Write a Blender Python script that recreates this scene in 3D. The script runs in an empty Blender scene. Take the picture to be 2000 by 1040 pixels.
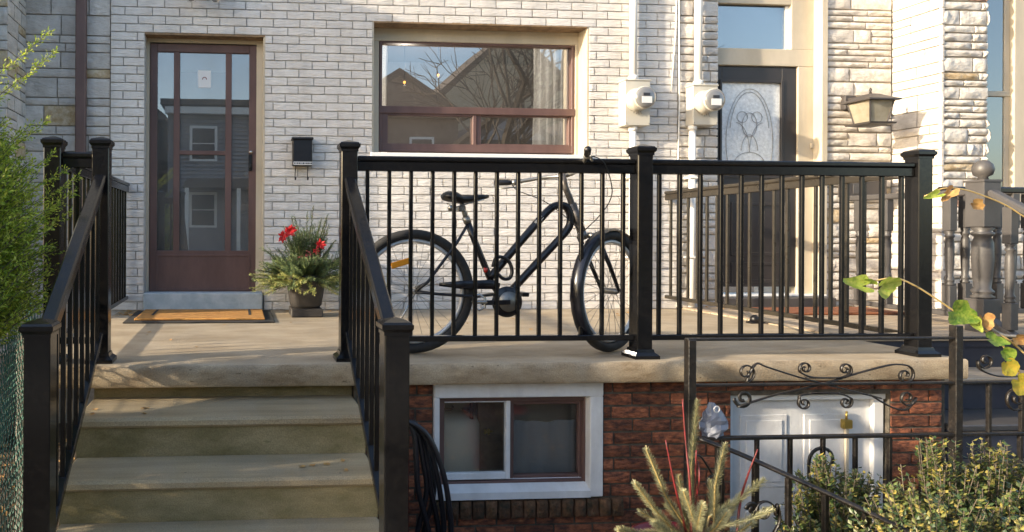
import bpy, math, random
from mathutils import Vector, Matrix
R = random.Random(7)
PI = math.pi
sc = bpy.context.scene
col = sc.collection

# ------------------------------------------------------------------ camera, sky, sun, exposure
F_, CX, CY, TH, RO, EYE = 1355.0, 559.0, 451.0, .0687, .0049, .676
cam = bpy.data.cameras.new('camera'); cam.lens = F_ / 2000 * 36; cam.sensor_width = 36
cam.shift_x = (1000 - CX) / 2000; cam.shift_y = -(520 - CY) / 2000
cam.clip_start = .05; cam.clip_end = 600
camo = bpy.data.objects.new('camera', cam); col.objects.link(camo)
camo.matrix_world = Matrix.Translation((0, 0, EYE)) @ Matrix.Rotation(-TH, 4, 'Z') @ Matrix.Rotation(PI / 2, 4, 'X') @ Matrix.Rotation(RO, 4, 'Z')
sc.camera = camo
SUN_AZ, SUN_EL = math.radians(14), math.radians(17)      # azimuth measured from the facade, towards the street
sd = Vector((-math.cos(SUN_AZ) * math.cos(SUN_EL), -math.sin(SUN_AZ) * math.cos(SUN_EL), math.sin(SUN_EL)))
w = bpy.data.worlds.new('World'); sc.world = w; w.use_nodes = True
nt = w.node_tree; bg = nt.nodes['Background']
sky = nt.nodes.new('ShaderNodeTexSky'); sky.sky_type = 'NISHITA'; sky.sun_disc = False
sky.sun_elevation = SUN_EL; sky.sun_rotation = math.atan2(sd.x, sd.y)
sky.air_density = 1.0; sky.dust_density = 1.7; sky.ozone_density = 1.1
nt.links.new(sky.outputs[0], bg.inputs[0]); bg.inputs[1].default_value = .15
sl = bpy.data.lights.new('sun', 'SUN'); sl.energy = 3.0; sl.angle = math.radians(.9); sl.color = (1, .85, .64)
so = bpy.data.objects.new('sun', sl); col.objects.link(so)
so.rotation_euler = sd.to_track_quat('Z', 'Y').to_euler()
sc.view_settings.view_transform = 'Standard'; sc.view_settings.look = 'None'
sc.view_settings.exposure = 1.55; sc.view_settings.gamma = 1; sc.view_settings.use_curve_mapping = False

# ------------------------------------------------------------------ measuring helpers: a line of sight meets a real plane
def ray(px, py):
    a, b = px - CX, py - CY
    u = a * math.cos(RO) + b * math.sin(RO); v = -a * math.sin(RO) + b * math.cos(RO)
    L, z = u / F_, -v / F_
    return Vector((L * math.cos(TH) + math.sin(TH), -L * math.sin(TH) + math.cos(TH), z))
def PY(px, py, y):
    d = ray(px, py); return d * (y / d.y) + Vector((0, 0, EYE))
def PX(px, py, x):
    d = ray(px, py); return d * (x / d.x) + Vector((0, 0, EYE))
def PZ(px, py, z):
    d = ray(px, py); return d * ((z - EYE) / d.z) + Vector((0, 0, EYE))

# ------------------------------------------------------------------ materials
M = {}
def mat(name, c1, c2=None, rough=.7, metal=0, scale=8, stretch=(1, 1, 1), bump=0, bscale=40, bstretch=None, obj_rand=0,
        island=None, spec=.5, detail=5, c3=None, coat=0, rvar=0, transl=0, bdist=.01, chips=None, grime=0, speck=0, chip_t=.715, chip_s=7):
    m = bpy.data.materials.new(name); m.use_nodes = True; N = m.node_tree.nodes; Lk = m.node_tree.links
    p = N['Principled BSDF']; p.inputs['Roughness'].default_value = rough; p.inputs['Metallic'].default_value = metal
    p.inputs['Specular IOR Level'].default_value = spec; p.inputs['Coat Weight'].default_value = coat
    g = N.new('ShaderNodeNewGeometry')
    def noise(s, st, d=5):
        mp = N.new('ShaderNodeMapping'); mp.inputs['Scale'].default_value = st; Lk.new(g.outputs['Position'], mp.inputs[0])
        n = N.new('ShaderNodeTexNoise'); n.inputs['Scale'].default_value = s; n.inputs['Detail'].default_value = d
        n.inputs['Roughness'].default_value = .62; Lk.new(mp.outputs[0], n.inputs['Vector']); return n
    c = (*c1, 1); out = None
    if c2:
        n = noise(scale, stretch, detail); rp = N.new('ShaderNodeValToRGB'); e = rp.color_ramp.elements
        e[0].position = .36; e[0].color = c; e[1].position = .64; e[1].color = (*c2, 1)
        if c3: k = rp.color_ramp.elements.new(.74); k.color = (*c3, 1)
        Lk.new(n.outputs[0], rp.inputs[0]); out = rp.outputs[0]
    if island:
        rp = N.new('ShaderNodeValToRGB'); e = rp.color_ramp.elements; e[0].color = (*island[0], 1); e[1].color = (*island[-1], 1)
        for i, cc in enumerate(island[1:-1]): k = e.new((i + 1) / (len(island) - 1)); k.color = (*cc, 1)
        Lk.new(g.outputs['Random Per Island'], rp.inputs[0]); out = rp.outputs[0]
    if obj_rand:
        oi = N.new('ShaderNodeObjectInfo'); hs = N.new('ShaderNodeHueSaturation')
        mr = N.new('ShaderNodeMapRange'); mr.inputs['To Min'].default_value = 1 - obj_rand; mr.inputs['To Max'].default_value = 1 + obj_rand
        Lk.new(oi.outputs['Random'], mr.inputs[0]); Lk.new(mr.outputs[0], hs.inputs['Value'])
        if out: Lk.new(out, hs.inputs['Color'])
        else: hs.inputs['Color'].default_value = c
        out = hs.outputs[0]
    if grime:
        n = noise(2.2, (2.2, 1, .7), 8); mr = N.new('ShaderNodeMapRange'); mr.inputs['From Min'].default_value = .45; mr.inputs['From Max'].default_value = .72; mr.inputs['To Max'].default_value = grime
        Lk.new(n.outputs[0], mr.inputs[0]); mx = N.new('ShaderNodeMix'); mx.data_type = 'RGBA'; Lk.new(mr.outputs[0], mx.inputs['Factor']); Lk.new(out, mx.inputs['A']); mx.inputs['B'].default_value = (.34, .30, .24, 1); out = mx.outputs['Result']
    if speck:
        n = noise(190, (1, 1, 1), 3); mr = N.new('ShaderNodeMapRange'); mr.inputs['From Min'].default_value = .3; mr.inputs['From Max'].default_value = .7; mr.inputs['To Min'].default_value = 1 - speck; mr.inputs['To Max'].default_value = 1 + speck
        hs = N.new('ShaderNodeHueSaturation'); Lk.new(n.outputs[0], mr.inputs[0]); Lk.new(mr.outputs[0], hs.inputs['Value']); Lk.new(out, hs.inputs['Color']); out = hs.outputs[0]
    if chips:
        n = noise(chip_s, (.7, 1, 1.6), 7); mr = N.new('ShaderNodeMapRange'); mr.inputs['From Min'].default_value = chip_t; mr.inputs['From Max'].default_value = chip_t + .02
        Lk.new(n.outputs[0], mr.inputs[0]); mx = N.new('ShaderNodeMix'); mx.data_type = 'RGBA'; Lk.new(mr.outputs[0], mx.inputs['Factor']); Lk.new(out, mx.inputs['A']); mx.inputs['B'].default_value = (*chips, 1); out = mx.outputs['Result']
    if out: Lk.new(out, p.inputs['Base Color'])
    else: p.inputs['Base Color'].default_value = c
    if rvar:
        n = noise(scale * 2.3, (1, 1, 1)); mr = N.new('ShaderNodeMapRange'); mr.inputs['From Min'].default_value = .3; mr.inputs['From Max'].default_value = .7
        mr.inputs['To Min'].default_value = rough - rvar; mr.inputs['To Max'].default_value = rough + rvar
        Lk.new(n.outputs[0], mr.inputs[0]); Lk.new(mr.outputs[0], p.inputs['Roughness'])
    if bump:
        n = noise(bscale, bstretch or (1, 1, 1), 6); b = N.new('ShaderNodeBump'); b.inputs['Strength'].default_value = bump
        b.inputs['Distance'].default_value = bdist; Lk.new(n.outputs[0], b.inputs['Height']); Lk.new(b.outputs[0], p.inputs['Normal'])
    if transl:
        t = N.new('ShaderNodeBsdfTranslucent'); mx = N.new('ShaderNodeMixShader'); mx.inputs[0].default_value = transl
        if out: Lk.new(out, t.inputs[0])
        else: t.inputs[0].default_value = c
        Lk.new(p.outputs[0], mx.inputs[1]); Lk.new(t.outputs[0], mx.inputs[2]); Lk.new(mx.outputs[0], N['Material Output'].inputs[0])
    M[name] = m; return m
def glassmat(name, refl, tint=(1, 1, 1), rough=0.0, wav=.0, dirt=.0):
    m = bpy.data.materials.new(name); m.use_nodes = True; N = m.node_tree.nodes; Lk = m.node_tree.links
    N.remove(N['Principled BSDF'])
    t = N.new('ShaderNodeBsdfTransparent'); t.inputs[0].default_value = (*tint, 1)
    g = N.new('ShaderNodeBsdfGlossy'); g.inputs['Roughness'].default_value = rough
    fr = N.new('ShaderNodeFresnel'); fr.inputs[0].default_value = 1.5
    ad = N.new('ShaderNodeMath'); ad.operation = 'ADD'; ad.inputs[1].default_value = refl; ad.use_clamp = True
    Lk.new(fr.outputs[0], ad.inputs[0]); mx = N.new('ShaderNodeMixShader')
    Lk.new(ad.outputs[0], mx.inputs[0]); Lk.new(t.outputs[0], mx.inputs[1]); Lk.new(g.outputs[0], mx.inputs[2])
    if wav:
        n = N.new('ShaderNodeTexNoise'); n.inputs['Scale'].default_value = 2.2; b = N.new('ShaderNodeBump'); b.inputs['Strength'].default_value = wav
        b.inputs['Distance'].default_value = .01; ge = N.new('ShaderNodeNewGeometry'); Lk.new(ge.outputs['Position'], n.inputs['Vector'])
        Lk.new(n.outputs[0], b.inputs['Height']); Lk.new(b.outputs[0], g.inputs['Normal'])
    out = mx.outputs[0]
    if dirt:
        ge = N.new('ShaderNodeNewGeometry'); mp = N.new('ShaderNodeMapping'); mp.inputs['Scale'].default_value = (1, 1, .6); n = N.new('ShaderNodeTexNoise'); n.inputs['Scale'].default_value = 3.5; n.inputs['Detail'].default_value = 9
        Lk.new(ge.outputs['Position'], mp.inputs[0]); Lk.new(mp.outputs[0], n.inputs['Vector']); mr = N.new('ShaderNodeMapRange'); mr.inputs['From Min'].default_value = .35; mr.inputs['From Max'].default_value = .75
        mr.inputs['To Min'].default_value = dirt * .35; mr.inputs['To Max'].default_value = dirt; Lk.new(n.outputs[0], mr.inputs[0])
        df = N.new('ShaderNodeBsdfDiffuse'); df.inputs[0].default_value = (.45, .43, .40, 1); m2 = N.new('ShaderNodeMixShader'); Lk.new(mr.outputs[0], m2.inputs[0]); Lk.new(out, m2.inputs[1]); Lk.new(df.outputs[0], m2.inputs[2]); out = m2.outputs[0]
    Lk.new(out, N['Material Output'].inputs[0]); M[name] = m; return m
def emit(name, c, s):
    m = bpy.data.materials.new(name); m.use_nodes = True; N = m.node_tree.nodes; N.remove(N['Principled BSDF'])
    e = N.new('ShaderNodeEmission'); e.inputs[0].default_value = (*c, 1); e.inputs[1].default_value = s
    m.node_tree.links.new(e.outputs[0], N['Material Output'].inputs[0]); M[name] = m; return m

mat('white_brick', (.655, .62, .585), (.73, .695, .655), rough=.6, scale=14, bump=1.0, bscale=12, bstretch=(1.0, 1, 4.4), obj_rand=.06, detail=6, bdist=.014, chips=(.36, .20, .11), grime=.28)
mat('shaded_white_mortar', (.42, .40, .37), (.56, .535, .50), rough=.9, scale=20, bump=.4, bscale=80)  # same paint as the bricks, darkened for the shade in the recessed joints
mat('stone_white', (.55, .51, .47), (.69, .65, .605), rough=.75, scale=9, bump=.7, bscale=16, bstretch=(1, 1, 2.2), obj_rand=.10, bdist=.025, chips=(.44, .30, .16), grime=.25)
mat('stone_rough', (.57, .52, .46), (.74, .70, .64), rough=.8, scale=22, bump=.7, bscale=22, bstretch=(1, 1, 1.5), obj_rand=.10, bdist=.018)
mat('stone_ochre', (.42, .30, .16), (.60, .50, .36), rough=.8, scale=20, bump=.8, bscale=24, obj_rand=.08, bdist=.02)
mat('stone_pink', (.38, .19, .13), (.58, .44, .37), rough=.8, scale=20, bump=.8, bscale=24, obj_rand=.08, bdist=.02)
mat('stone_mortar', (.34, .30, .25), (.46, .41, .34), rough=.95, scale=20, bump=.4, bscale=60)
mat('red_brick', (.07, .027, .018), (.30, .10, .044), rough=.8, scale=28, stretch=(.8, 1, 1.8), bump=1, bscale=42, bstretch=(.5, 1, 1.6), obj_rand=.38, c3=(.46, .20, .08), bdist=.014)
mat('red_brick_moss', (.045, .035, .018), (.16, .075, .035), rough=.85, scale=18, bump=1, bscale=40, bstretch=(1, 1, .6), obj_rand=.25, c3=(.10, .10, .04), bdist=.03)
mat('dark_mortar', (.05, .045, .035), (.13, .11, .085), rough=.95, scale=15, bump=.5, bscale=70)
mat('concrete', (.32, .25, .165), (.46, .375, .265), speck=.22, grime=.4, chips=(.24, .18, .11), chip_t=.70, chip_s=20, rough=.85, scale=3.2, stretch=(.8, 1.4, 1), bump=.5, bscale=140, detail=9, c3=(.45, .39, .30))
mat('concrete_edge', (.24, .175, .105), (.42, .335, .225), speck=.3, grime=.5, chips=(.15, .115, .07), chip_t=.66, chip_s=26, rough=.9, scale=9, stretch=(.6, 1, 1.6), bump=.7, bscale=130, detail=9, bdist=.008)
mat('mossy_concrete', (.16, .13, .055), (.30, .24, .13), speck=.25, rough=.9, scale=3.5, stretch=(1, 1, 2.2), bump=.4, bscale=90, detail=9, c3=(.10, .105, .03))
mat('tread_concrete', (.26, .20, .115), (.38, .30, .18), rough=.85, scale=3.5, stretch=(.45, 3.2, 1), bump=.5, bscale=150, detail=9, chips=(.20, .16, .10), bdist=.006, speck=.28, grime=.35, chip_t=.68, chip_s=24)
mat('black_metal', (.0045, .0045, .0055), (.008, .0075, .0075), c3=(.014, .012, .011), rough=.2, scale=34, spec=.45, rvar=.07)
mat('black_metal_warm_reflection', (.022, .018, .013), (.034, .028, .02), rough=.32, scale=8, rvar=.08)  # same black metal, its warm reflections put into the colour
mat('black_iron', (.006, .0055, .0055), (.018, .014, .011), rough=.38, scale=30, bump=.35, bscale=60, rvar=.12)
mat('black_plastic', (.007, .007, .009), rough=.4)
mat('bike_black', (.006, .006, .010), rough=.28, coat=.3)
mat('tyre_rubber', (.020, .020, .021), (.035, .034, .033), rough=.75, scale=20)
mat('rim_silver', (.62, .62, .62), rough=.35, metal=.35)
mat('chrome', (.60, .58, .54), rough=.22, metal=1)
mat('worn_steel', (.10, .09, .085), (.16, .145, .135), rough=.35, metal=.5, scale=30)
mat('dull_steel', (.30, .29, .27), rough=.4, metal=.8)
mat('orange_reflector', (.75, .30, .02), rough=.25, coat=.5)
mat('red_reflector', (.55, .03, .02), rough=.25, coat=.5)
mat('brown_paint', (.105, .058, .050), (.145, .082, .070), rough=.5, scale=6, stretch=(1, 1, .3), bump=.1, bscale=60)
mat('beige_paint', (.48, .42, .32), (.57, .50, .39), rough=.55, scale=5, stretch=(1, 1, .4), bump=.1, bscale=50)
mat('white_paint', (.74, .74, .73), (.80, .80, .79), rough=.5, scale=4)
mat('worn_white_paint', (.64, .64, .65), (.74, .74, .74), rough=.5, scale=7, bump=.2, bscale=50, grime=.35, chips=(.35, .31, .26), chip_t=.70, chip_s=14)
mat('conduit_white', (.76, .75, .72), rough=.45)
mat('meter_beige', (.50, .475, .41), (.56, .53, .465), rough=.45, scale=4)
mat('meter_glass', (.20, .20, .20), rough=.12, coat=.8)
mat('label_white', (.72, .72, .72), rough=.5)
mat('label_dark', (.03, .03, .035), rough=.5)
mat('dark_door', (.028, .024, .024), (.036, .03, .03), rough=.4, scale=4)
mat('leaded_glass', (.64, .66, .67), (.82, .84, .85), rough=.18, scale=30, bump=.6, bscale=45, coat=.4)
mat('caming', (.32, .32, .33), rough=.4, metal=.5)
mat('threshold_blue', (.36, .42, .46), (.50, .55, .58), rough=.8, scale=10, bump=.4, bscale=60)
mat('mat_coir', (.42, .19, .05), (.62, .32, .09), rough=1, scale=40, stretch=(.4, 1, 1), bump=1, bscale=220)
mat('mat_edge', (.03, .028, .026), rough=.9)
mat('brown_mat', (.22, .075, .035), (.34, .13, .06), rough=1, scale=40, bump=1, bscale=220)
mat('grey_paint', (.062, .058, .058), (.08, .075, .073), rough=.45, scale=6)
mat('deck_wood', (.36, .275, .185), (.50, .40, .29), rough=.8, scale=6, stretch=(.4, 4, 1), bump=.3, bscale=40, bstretch=(.2, 3, 1), obj_rand=.10)
mat('navy_paint', (.022, .026, .045), (.04, .042, .06), rough=.6, scale=6)
mat('pot_grey', (.026, .024, .023), (.042, .038, .036), rough=.6, scale=9, bump=.15, bscale=80)
mat('red_plastic', (.17, .012, .012), rough=.4)
mat('red_petal', (.55, .015, .02), rough=.55, transl=.25)
mat('red_twig', (.20, .016, .02), (.10, .022, .018), rough=.45, scale=40)
mat('soil', (.035, .025, .016), (.08, .055, .035), rough=1, scale=20, bump=1, bscale=50)
mat('grass_ground', (.035, .05, .018), (.09, .09, .04), rough=1, scale=6, bump=1, bscale=60)
mat('path', (.22, .20, .17), (.32, .30, .26), rough=.9, scale=4, bump=.3, bscale=90)
mat('asphalt', (.045, .045, .047), (.06, .06, .06), rough=.9, scale=6, bump=.4, bscale=120)
mat('cedar', (.1, .2, .03), rough=.6, island=((.10, .17, .016), (.26, .37, .03), (.46, .54, .06), (.64, .66, .13)), transl=.4)
mat('spruce', (.1, .2, .1), rough=.6, island=((.17, .18, .09), (.33, .32, .16), (.47, .44, .24), (.38, .38, .25)), transl=.2)
mat('pine_dark', (.1, .2, .1), rough=.6, island=((.05, .09, .035), (.11, .16, .055), (.20, .25, .09)), transl=.2)
mat('varieg', (.1, .2, .1), rough=.6, island=((.10, .16, .05), (.28, .31, .09), (.50, .47, .17)), transl=.25)
mat('boxwood', (.1, .2, .1), rough=.42, island=((.035, .065, .022), (.06, .10, .03), (.12, .155, .04), (.21, .21, .06), (.40, .31, .07), (.08, .12, .045), (.05, .085, .03)), transl=.2)
mat('bark', (.10, .08, .06), (.16, .13, .10), rough=.9, scale=30, bump=.6, bscale=60)
mat('dark_bark', (.035, .028, .022), (.06, .05, .04), rough=.9, scale=10)
mat('leaf_lime', (.30, .42, .05), (.50, .54, .11), rough=.5, scale=60, bump=.5, bscale=60, transl=.4)
mat('leaf_green', (.12, .25, .03), (.34, .44, .07), rough=.5, scale=60, c3=(.45, .40, .08), bump=.5, bscale=60, transl=.4)
mat('leaf_yellow', (.58, .42, .05), (.42, .40, .05), rough=.5, scale=50, c3=(.36, .18, .05), bump=.5, bscale=60, transl=.4)
mat('leaf_brown', (.34, .17, .06), (.52, .33, .12), rough=.7, scale=40, transl=.2)
mat('vine_stem', (.50, .36, .14), rough=.6)
mat('hose_rubber', (.012, .013, .018), rough=.38)
mat('green_wire', (.02, .10, .07), (.05, .17, .12), rough=.5, scale=20)
mat('weathered_wood', (.20, .19, .17), (.32, .30, .27), rough=.9, scale=14, stretch=(1, .2, 1), bump=.4, bscale=60)
mat('curtain', (.88, .87, .84), rough=.9, transl=.45)
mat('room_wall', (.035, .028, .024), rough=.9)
mat('cream_wall', (.84, .75, .55), (.88, .79, .60), rough=.9, scale=3)
mat('tank', (.88, .80, .64), rough=.5)
mat('old_pipe', (.12, .06, .035), rough=.6, metal=.3)
mat('brown_board', (.17, .11, .06), (.30, .20, .11), rough=.8, scale=12, bump=.4, bscale=30)
mat('grey_sheet', (.30, .31, .32), (.38, .39, .40), rough=.8, scale=4, stretch=(1, 1, .3))
mat('inner_door', (.14, .13, .13), (.20, .19, .185), rough=.6, scale=5)
mat('brass', (.50, .36, .10), rough=.35, metal=.8)
mat('plastic_bag', (.34, .37, .45), rough=.2, coat=.5, transl=.5, bump=.8, bscale=26)
mat('lantern_glass', (.36, .32, .24), (.46, .42, .33), rough=.3, scale=12, transl=.3)
mat('lantern_metal', (.055, .048, .046), rough=.5)
mat('facade_dark', (.14, .10, .08), (.20, .15, .12), rough=.9, scale=3)
mat('facade_grey', (.20, .20, .22), (.26, .26, .28), rough=.9, scale=3)
mat('facade_tan', (.36, .31, .22), (.42, .36, .27), rough=.9, scale=3)
mat('shingle', (.07, .06, .055), (.11, .095, .085), rough=.95, scale=12, stretch=(1, 1, 4))
mat('upper_wall', (.50, .48, .45), (.58, .56, .52), rough=.9, scale=5, bump=.5, bscale=20, bstretch=(1, 1, 4))
mat('frosted', (.55, .57, .58), rough=.4)
glassmat('glass', .26, (.93, .93, .92), wav=.006, dirt=.07)
glassmat('door_glass', .20, (.86, .87, .87), wav=.008, dirt=.22)
glassmat('basement_glass', .0, (.97, .97, .96), dirt=.05)
glassmat('clear_glass', .12, (.93, .93, .93))
emit('bulb', (1, .40, .08), 2.2)

# ------------------------------------------------------------------ mesh builder and object helpers
ORG = {}
class MB:
    def __init__(s): s.v = []; s.f = []; s.sm = []; s.M = None
    def add(s, vs, fs, sm=False):
        b = len(s.v)
        for p in vs:
            p = Vector(p); s.v.append(s.M @ p if s.M else p)
        for f in fs: s.f.append([i + b for i in f]); s.sm.append(sm)
        return s
    def box(s, x0, x1, y0, y1, z0, z1, c=0):
        if x1 < x0: x0, x1 = x1, x0
        if y1 < y0: y0, y1 = y1, y0
        if z1 < z0: z0, z1 = z1, z0
        if c <= 0:
            vs = [(x, y, z) for x in (x0, x1) for y in (y0, y1) for z in (z0, z1)]
            return s.add(vs, [(0, 1, 3, 2), (4, 6, 7, 5), (0, 4, 5, 1), (2, 3, 7, 6), (0, 2, 6, 4), (1, 5, 7, 3)])
        c = min(c, (x1 - x0) * .45, (y1 - y0) * .45, (z1 - z0) * .45)
        P = ((x0, x1), (y0, y1), (z0, z1)); vs = []; idx = {}
        for i in (0, 1):
            for j in (0, 1):
                for k in (0, 1):
                    for a in range(3):
                        q = []
                        for d, e in enumerate((i, j, k)):
                            val = P[d][e]
                            if d != a: val += c if e == 0 else -c
                            q.append(val)
                        idx[i, j, k, a] = len(vs); vs.append(q)
        fs = []
        for a in range(3):
            b, d = (a + 1) % 3, (a + 2) % 3
            for e in (0, 1):
                def key(u, v2):
                    t = [0, 0, 0]; t[a] = e; t[b] = u; t[d] = v2; return idx[t[0], t[1], t[2], a]
                q = [key(0, 0), key(1, 0), key(1, 1), key(0, 1)]; fs.append(q if e else q[::-1])
        for a in range(3):
            b, d = (a + 1) % 3, (a + 2) % 3
            for u in (0, 1):
                for v2 in (0, 1):
                    def k2(e, ax):
                        t = [0, 0, 0]; t[a] = e; t[b] = u; t[d] = v2; return idx[t[0], t[1], t[2], ax]
                    q = [k2(0, b), k2(1, b), k2(1, d), k2(0, d)]
                    fs.append(q if (u ^ v2) else q[::-1])
        for i in (0, 1):
            for j in (0, 1):
                for k in (0, 1):
                    q = [idx[i, j, k, 0], idx[i, j, k, 1], idx[i, j, k, 2]]
                    fs.append(q if (i + j + k) % 2 else q[::-1])
        return s.add(vs, fs)
    def tube(s, pts, r, n=8, closed=False, sm=True, flat=None, cap=True):
        pts = [Vector(p) for p in pts]; m = len(pts)
        rs = r if isinstance(r, (list, tuple)) else [r] * m
        up = None; rings = []
        for i in range(m):
            if closed: t = pts[(i + 1) % m] - pts[i - 1]
            else: t = pts[min(i + 1, m - 1)] - pts[max(i - 1, 0)]
            t.normalize()
            if up is None:
                a = Vector((0, 0, 1)) if abs(t.z) < .9 else Vector((0, 1, 0)); up = (a - t * a.dot(t)).normalized()
            else:
                up = (up - t * up.dot(t)); up = up.normalized() if up.length > 1e-6 else Vector((0, 0, 1))
            sd_ = t.cross(up); ring = []
            for k in range(n):
                a = 2 * PI * (k + .5) / n
                w_, h_ = (flat if flat else (1, 1))
                ring.append(pts[i] + sd_ * (math.cos(a) * rs[i] * w_) + up * (math.sin(a) * rs[i] * h_))
            rings.append(ring)
        vs = [p for rg in rings for p in rg]; fs = []
        for i in range(m if closed else m - 1):
            a, b = i * n, ((i + 1) % m) * n
            for k in range(n):
                k2 = (k + 1) % n; fs.append((a + k, b + k, b + k2, a + k2))
        if not closed and cap and n > 2: fs.append(list(range(n))); fs.append(list(range((m - 1) * n, m * n))[::-1])
        return s.add(vs, fs, sm and n > 4)
    def bar(s, p, q, wd, hg, up=(0, 0, 1), c=.003):
        p, q = Vector(p), Vector(q); t = (q - p); L = t.length; t.normalize(); up = Vector(up)
        sd_ = t.cross(up).normalized(); up = sd_.cross(t)
        mm = Matrix((sd_, t, up)).transposed().to_4x4(); mm.translation = p
        old = s.M; s.M = (old @ mm) if old else mm
        s.box(-wd / 2, wd / 2, 0, L, -hg / 2, hg / 2, c); s.M = old; return s
    def lathe(s, prof, cen, n=20, axis='Z', sm=True, sq=None):
        cen = Vector(cen); vs = []; fs = []
        for (r, z) in prof:
            for k in range(n):
                a = 2 * PI * (k + .5) / n; x, y = r * math.cos(a), r * math.sin(a)
                if axis == 'Z': vs.append(cen + Vector((x, y, z)))
                elif axis == 'Y': vs.append(cen + Vector((x, z, y)))
                else: vs.append(cen + Vector((z, x, y)))
        m = len(prof)
        for i in range(m - 1):
            for k in range(n):
                k2 = (k + 1) % n; fs.append((i * n + k, i * n + k2, (i + 1) * n + k2, (i + 1) * n + k))
        fs.append(list(range(n))[::-1]); fs.append(list(range((m - 1) * n, m * n)))
        return s.add(vs, fs, sm)
    def prism(s, poly, y0, y1):   # poly in x,z extruded along y
        n = len(poly); vs = [(x, y0, z) for x, z in poly] + [(x, y1, z) for x, z in poly]
        fs = [list(range(n)), list(range(n, 2 * n))[::-1]] + [(i, i + n, (i + 1) % n + n, (i + 1) % n) for i in range(n)]
        return s.add(vs, fs)
    def mesh(s, name):
        me = bpy.data.meshes.new(name); me.from_pydata([tuple(p) for p in s.v], [], s.f); me.polygons.foreach_set('use_smooth', s.sm)
        me.update(); return me
    def build(s, name, m, parent=None, org=None, label=None, stuff=False):
        po = ORG[parent.name] if parent else Vector((0, 0, 0))
        o_ = Vector(org) if org is not None else (po if parent else Vector((0, 0, 0)))
        if s.M is None or True:
            s.v = [p - o_ for p in s.v]
        me = s.mesh(name); me.materials.append(M[m] if isinstance(m, str) else m)
        o = bpy.data.objects.new(name, me); col.objects.link(o); o.parent = parent; o.location = o_ - po; ORG[o.name] = o_
        if label: o['label'] = label
        if stuff: o['kind'] = 'stuff'
        return o
def tag(o, label, cat, group=None):
    o['label'] = label; o['category'] = cat
    if group: o['group'] = group
    return o
def thing(name, loc, label, cat, group=None):
    o = bpy.data.objects.new(name, None); o.empty_display_size = .1; col.objects.link(o); o.location = loc; ORG[o.name] = Vector(loc)
    return tag(o, label, cat, group)
def struct(o): o['kind'] = 'structure'; return o
def inst(name, me, parent, loc, scale=(1, 1, 1), rot=(0, 0, 0), m=None):
    o = bpy.data.objects.new(name, me); col.objects.link(o); o.parent = parent
    o.location = Vector(loc) - (ORG[parent.name] if parent else Vector((0, 0, 0))); ORG[o.name] = Vector(loc)
    o.scale = scale; o.rotation_euler = rot
    if m: o.material_slots[0].link = 'OBJECT'; o.material_slots[0].material = M[m]
    return o

# rough-faced masonry unit, unit size 1 x 1 (x, z), y from 0 (back) to -1 * depth (front)
def unit_variant(seed, nx, nz, amp, depth, mname, edge=.02, inset=.0):
    r = random.Random(seed); b = MB(); vs = []
    ph = r.random() * 6
    for j in range(nz + 1):
        for i in range(nx + 1):
            x, z = i / nx, j / nz
            rim = i in (0, nx) or j in (0, nz)
            d = -depth + (amp * .75 if rim else 0) + amp * (r.random() - .5) * (.5 if rim else 1.3)
            if not rim: d -= amp * .4 * math.sin(ph + x * 7 + z * 3)
            vs.append((x + (r.uniform(-edge, edge) * .5 if not rim else 0) + ((edge * .3) if i == 0 else (-edge * .3 if i == nx else 0)) * r.random(), d,
                       z + ((edge * r.random()) if j == 0 else (-edge * r.random() if j == nz else r.uniform(-.1, .1)))))
    fs = [(j * (nx + 1) + i, j * (nx + 1) + i + 1, (j + 1) * (nx + 1) + i + 1, (j + 1) * (nx + 1) + i) for j in range(nz) for i in range(nx)]
    loop = [i for i in range(nx + 1)] + [(j * (nx + 1) + nx) for j in range(1, nz + 1)] + [nz * (nx + 1) + i for i in range(nx - 1, -1, -1)] + [j * (nx + 1) for j in range(nz - 1, 0, -1)]
    n0 = len(vs)
    nf = len(fs); m_ = len(loop)
    for i in loop: vs.append((vs[i][0], 0, vs[i][2]))
    for i in loop: vs.append(vs[i])
    for k in range(m_):
        k2 = (k + 1) % m_; fs.append((n0 + m_ + k2, n0 + m_ + k, n0 + k, n0 + k2))
    b.add(vs, fs); b.sm = [True] * nf + [False] * (len(fs) - nf); me = b.mesh('brick_unit'); me.materials.append(M[mname]); return me, vs, fs
class Units:
    def __init__(s, seed, n, nx, nz, amp, depth, mname, edge=.02):
        s.nx, s.nz = nx, nz; s.u = [unit_variant(seed + i, nx, nz, amp, depth, mname, edge) for i in range(n)]
def lay(cells, units, parent, name, pose, limit=300, key=None, mats=None, joined_mat=None):
    """cells: (u0,v0,w,h). pose(u,v)->world loc, rotz. nearest `limit` as objects, the rest joined."""
    r = random.Random(len(cells)); cells = sorted(cells, key=key) if key else cells
    rest = MB()
    for n, (u, v, w_, h_) in enumerate(cells):
        me, vs, fs = units.u[r.randrange(len(units.u))]
        loc, rz = pose(u, v)
        mm = r.choices([a for a, _ in mats], [b for _, b in mats])[0] if mats else None
        if n < limit:
            inst(name, me, parent, loc, (w_, 1, h_), (0, 0, rz), mm)
        else:
            T = Matrix.Translation(loc) @ Matrix.Rotation(rz, 4, 'Z') @ Matrix.Diagonal((w_, 1, h_, 1))
            rest.add([T @ Vector(p) for p in vs], fs); nf = len(fs) - 2 * (units.nx + units.nz); rest.sm[-len(fs):] = [True] * nf + [False] * (len(fs) - nf)
    if rest.v: rest.build(name, joined_mat, parent, stuff=True)
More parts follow.
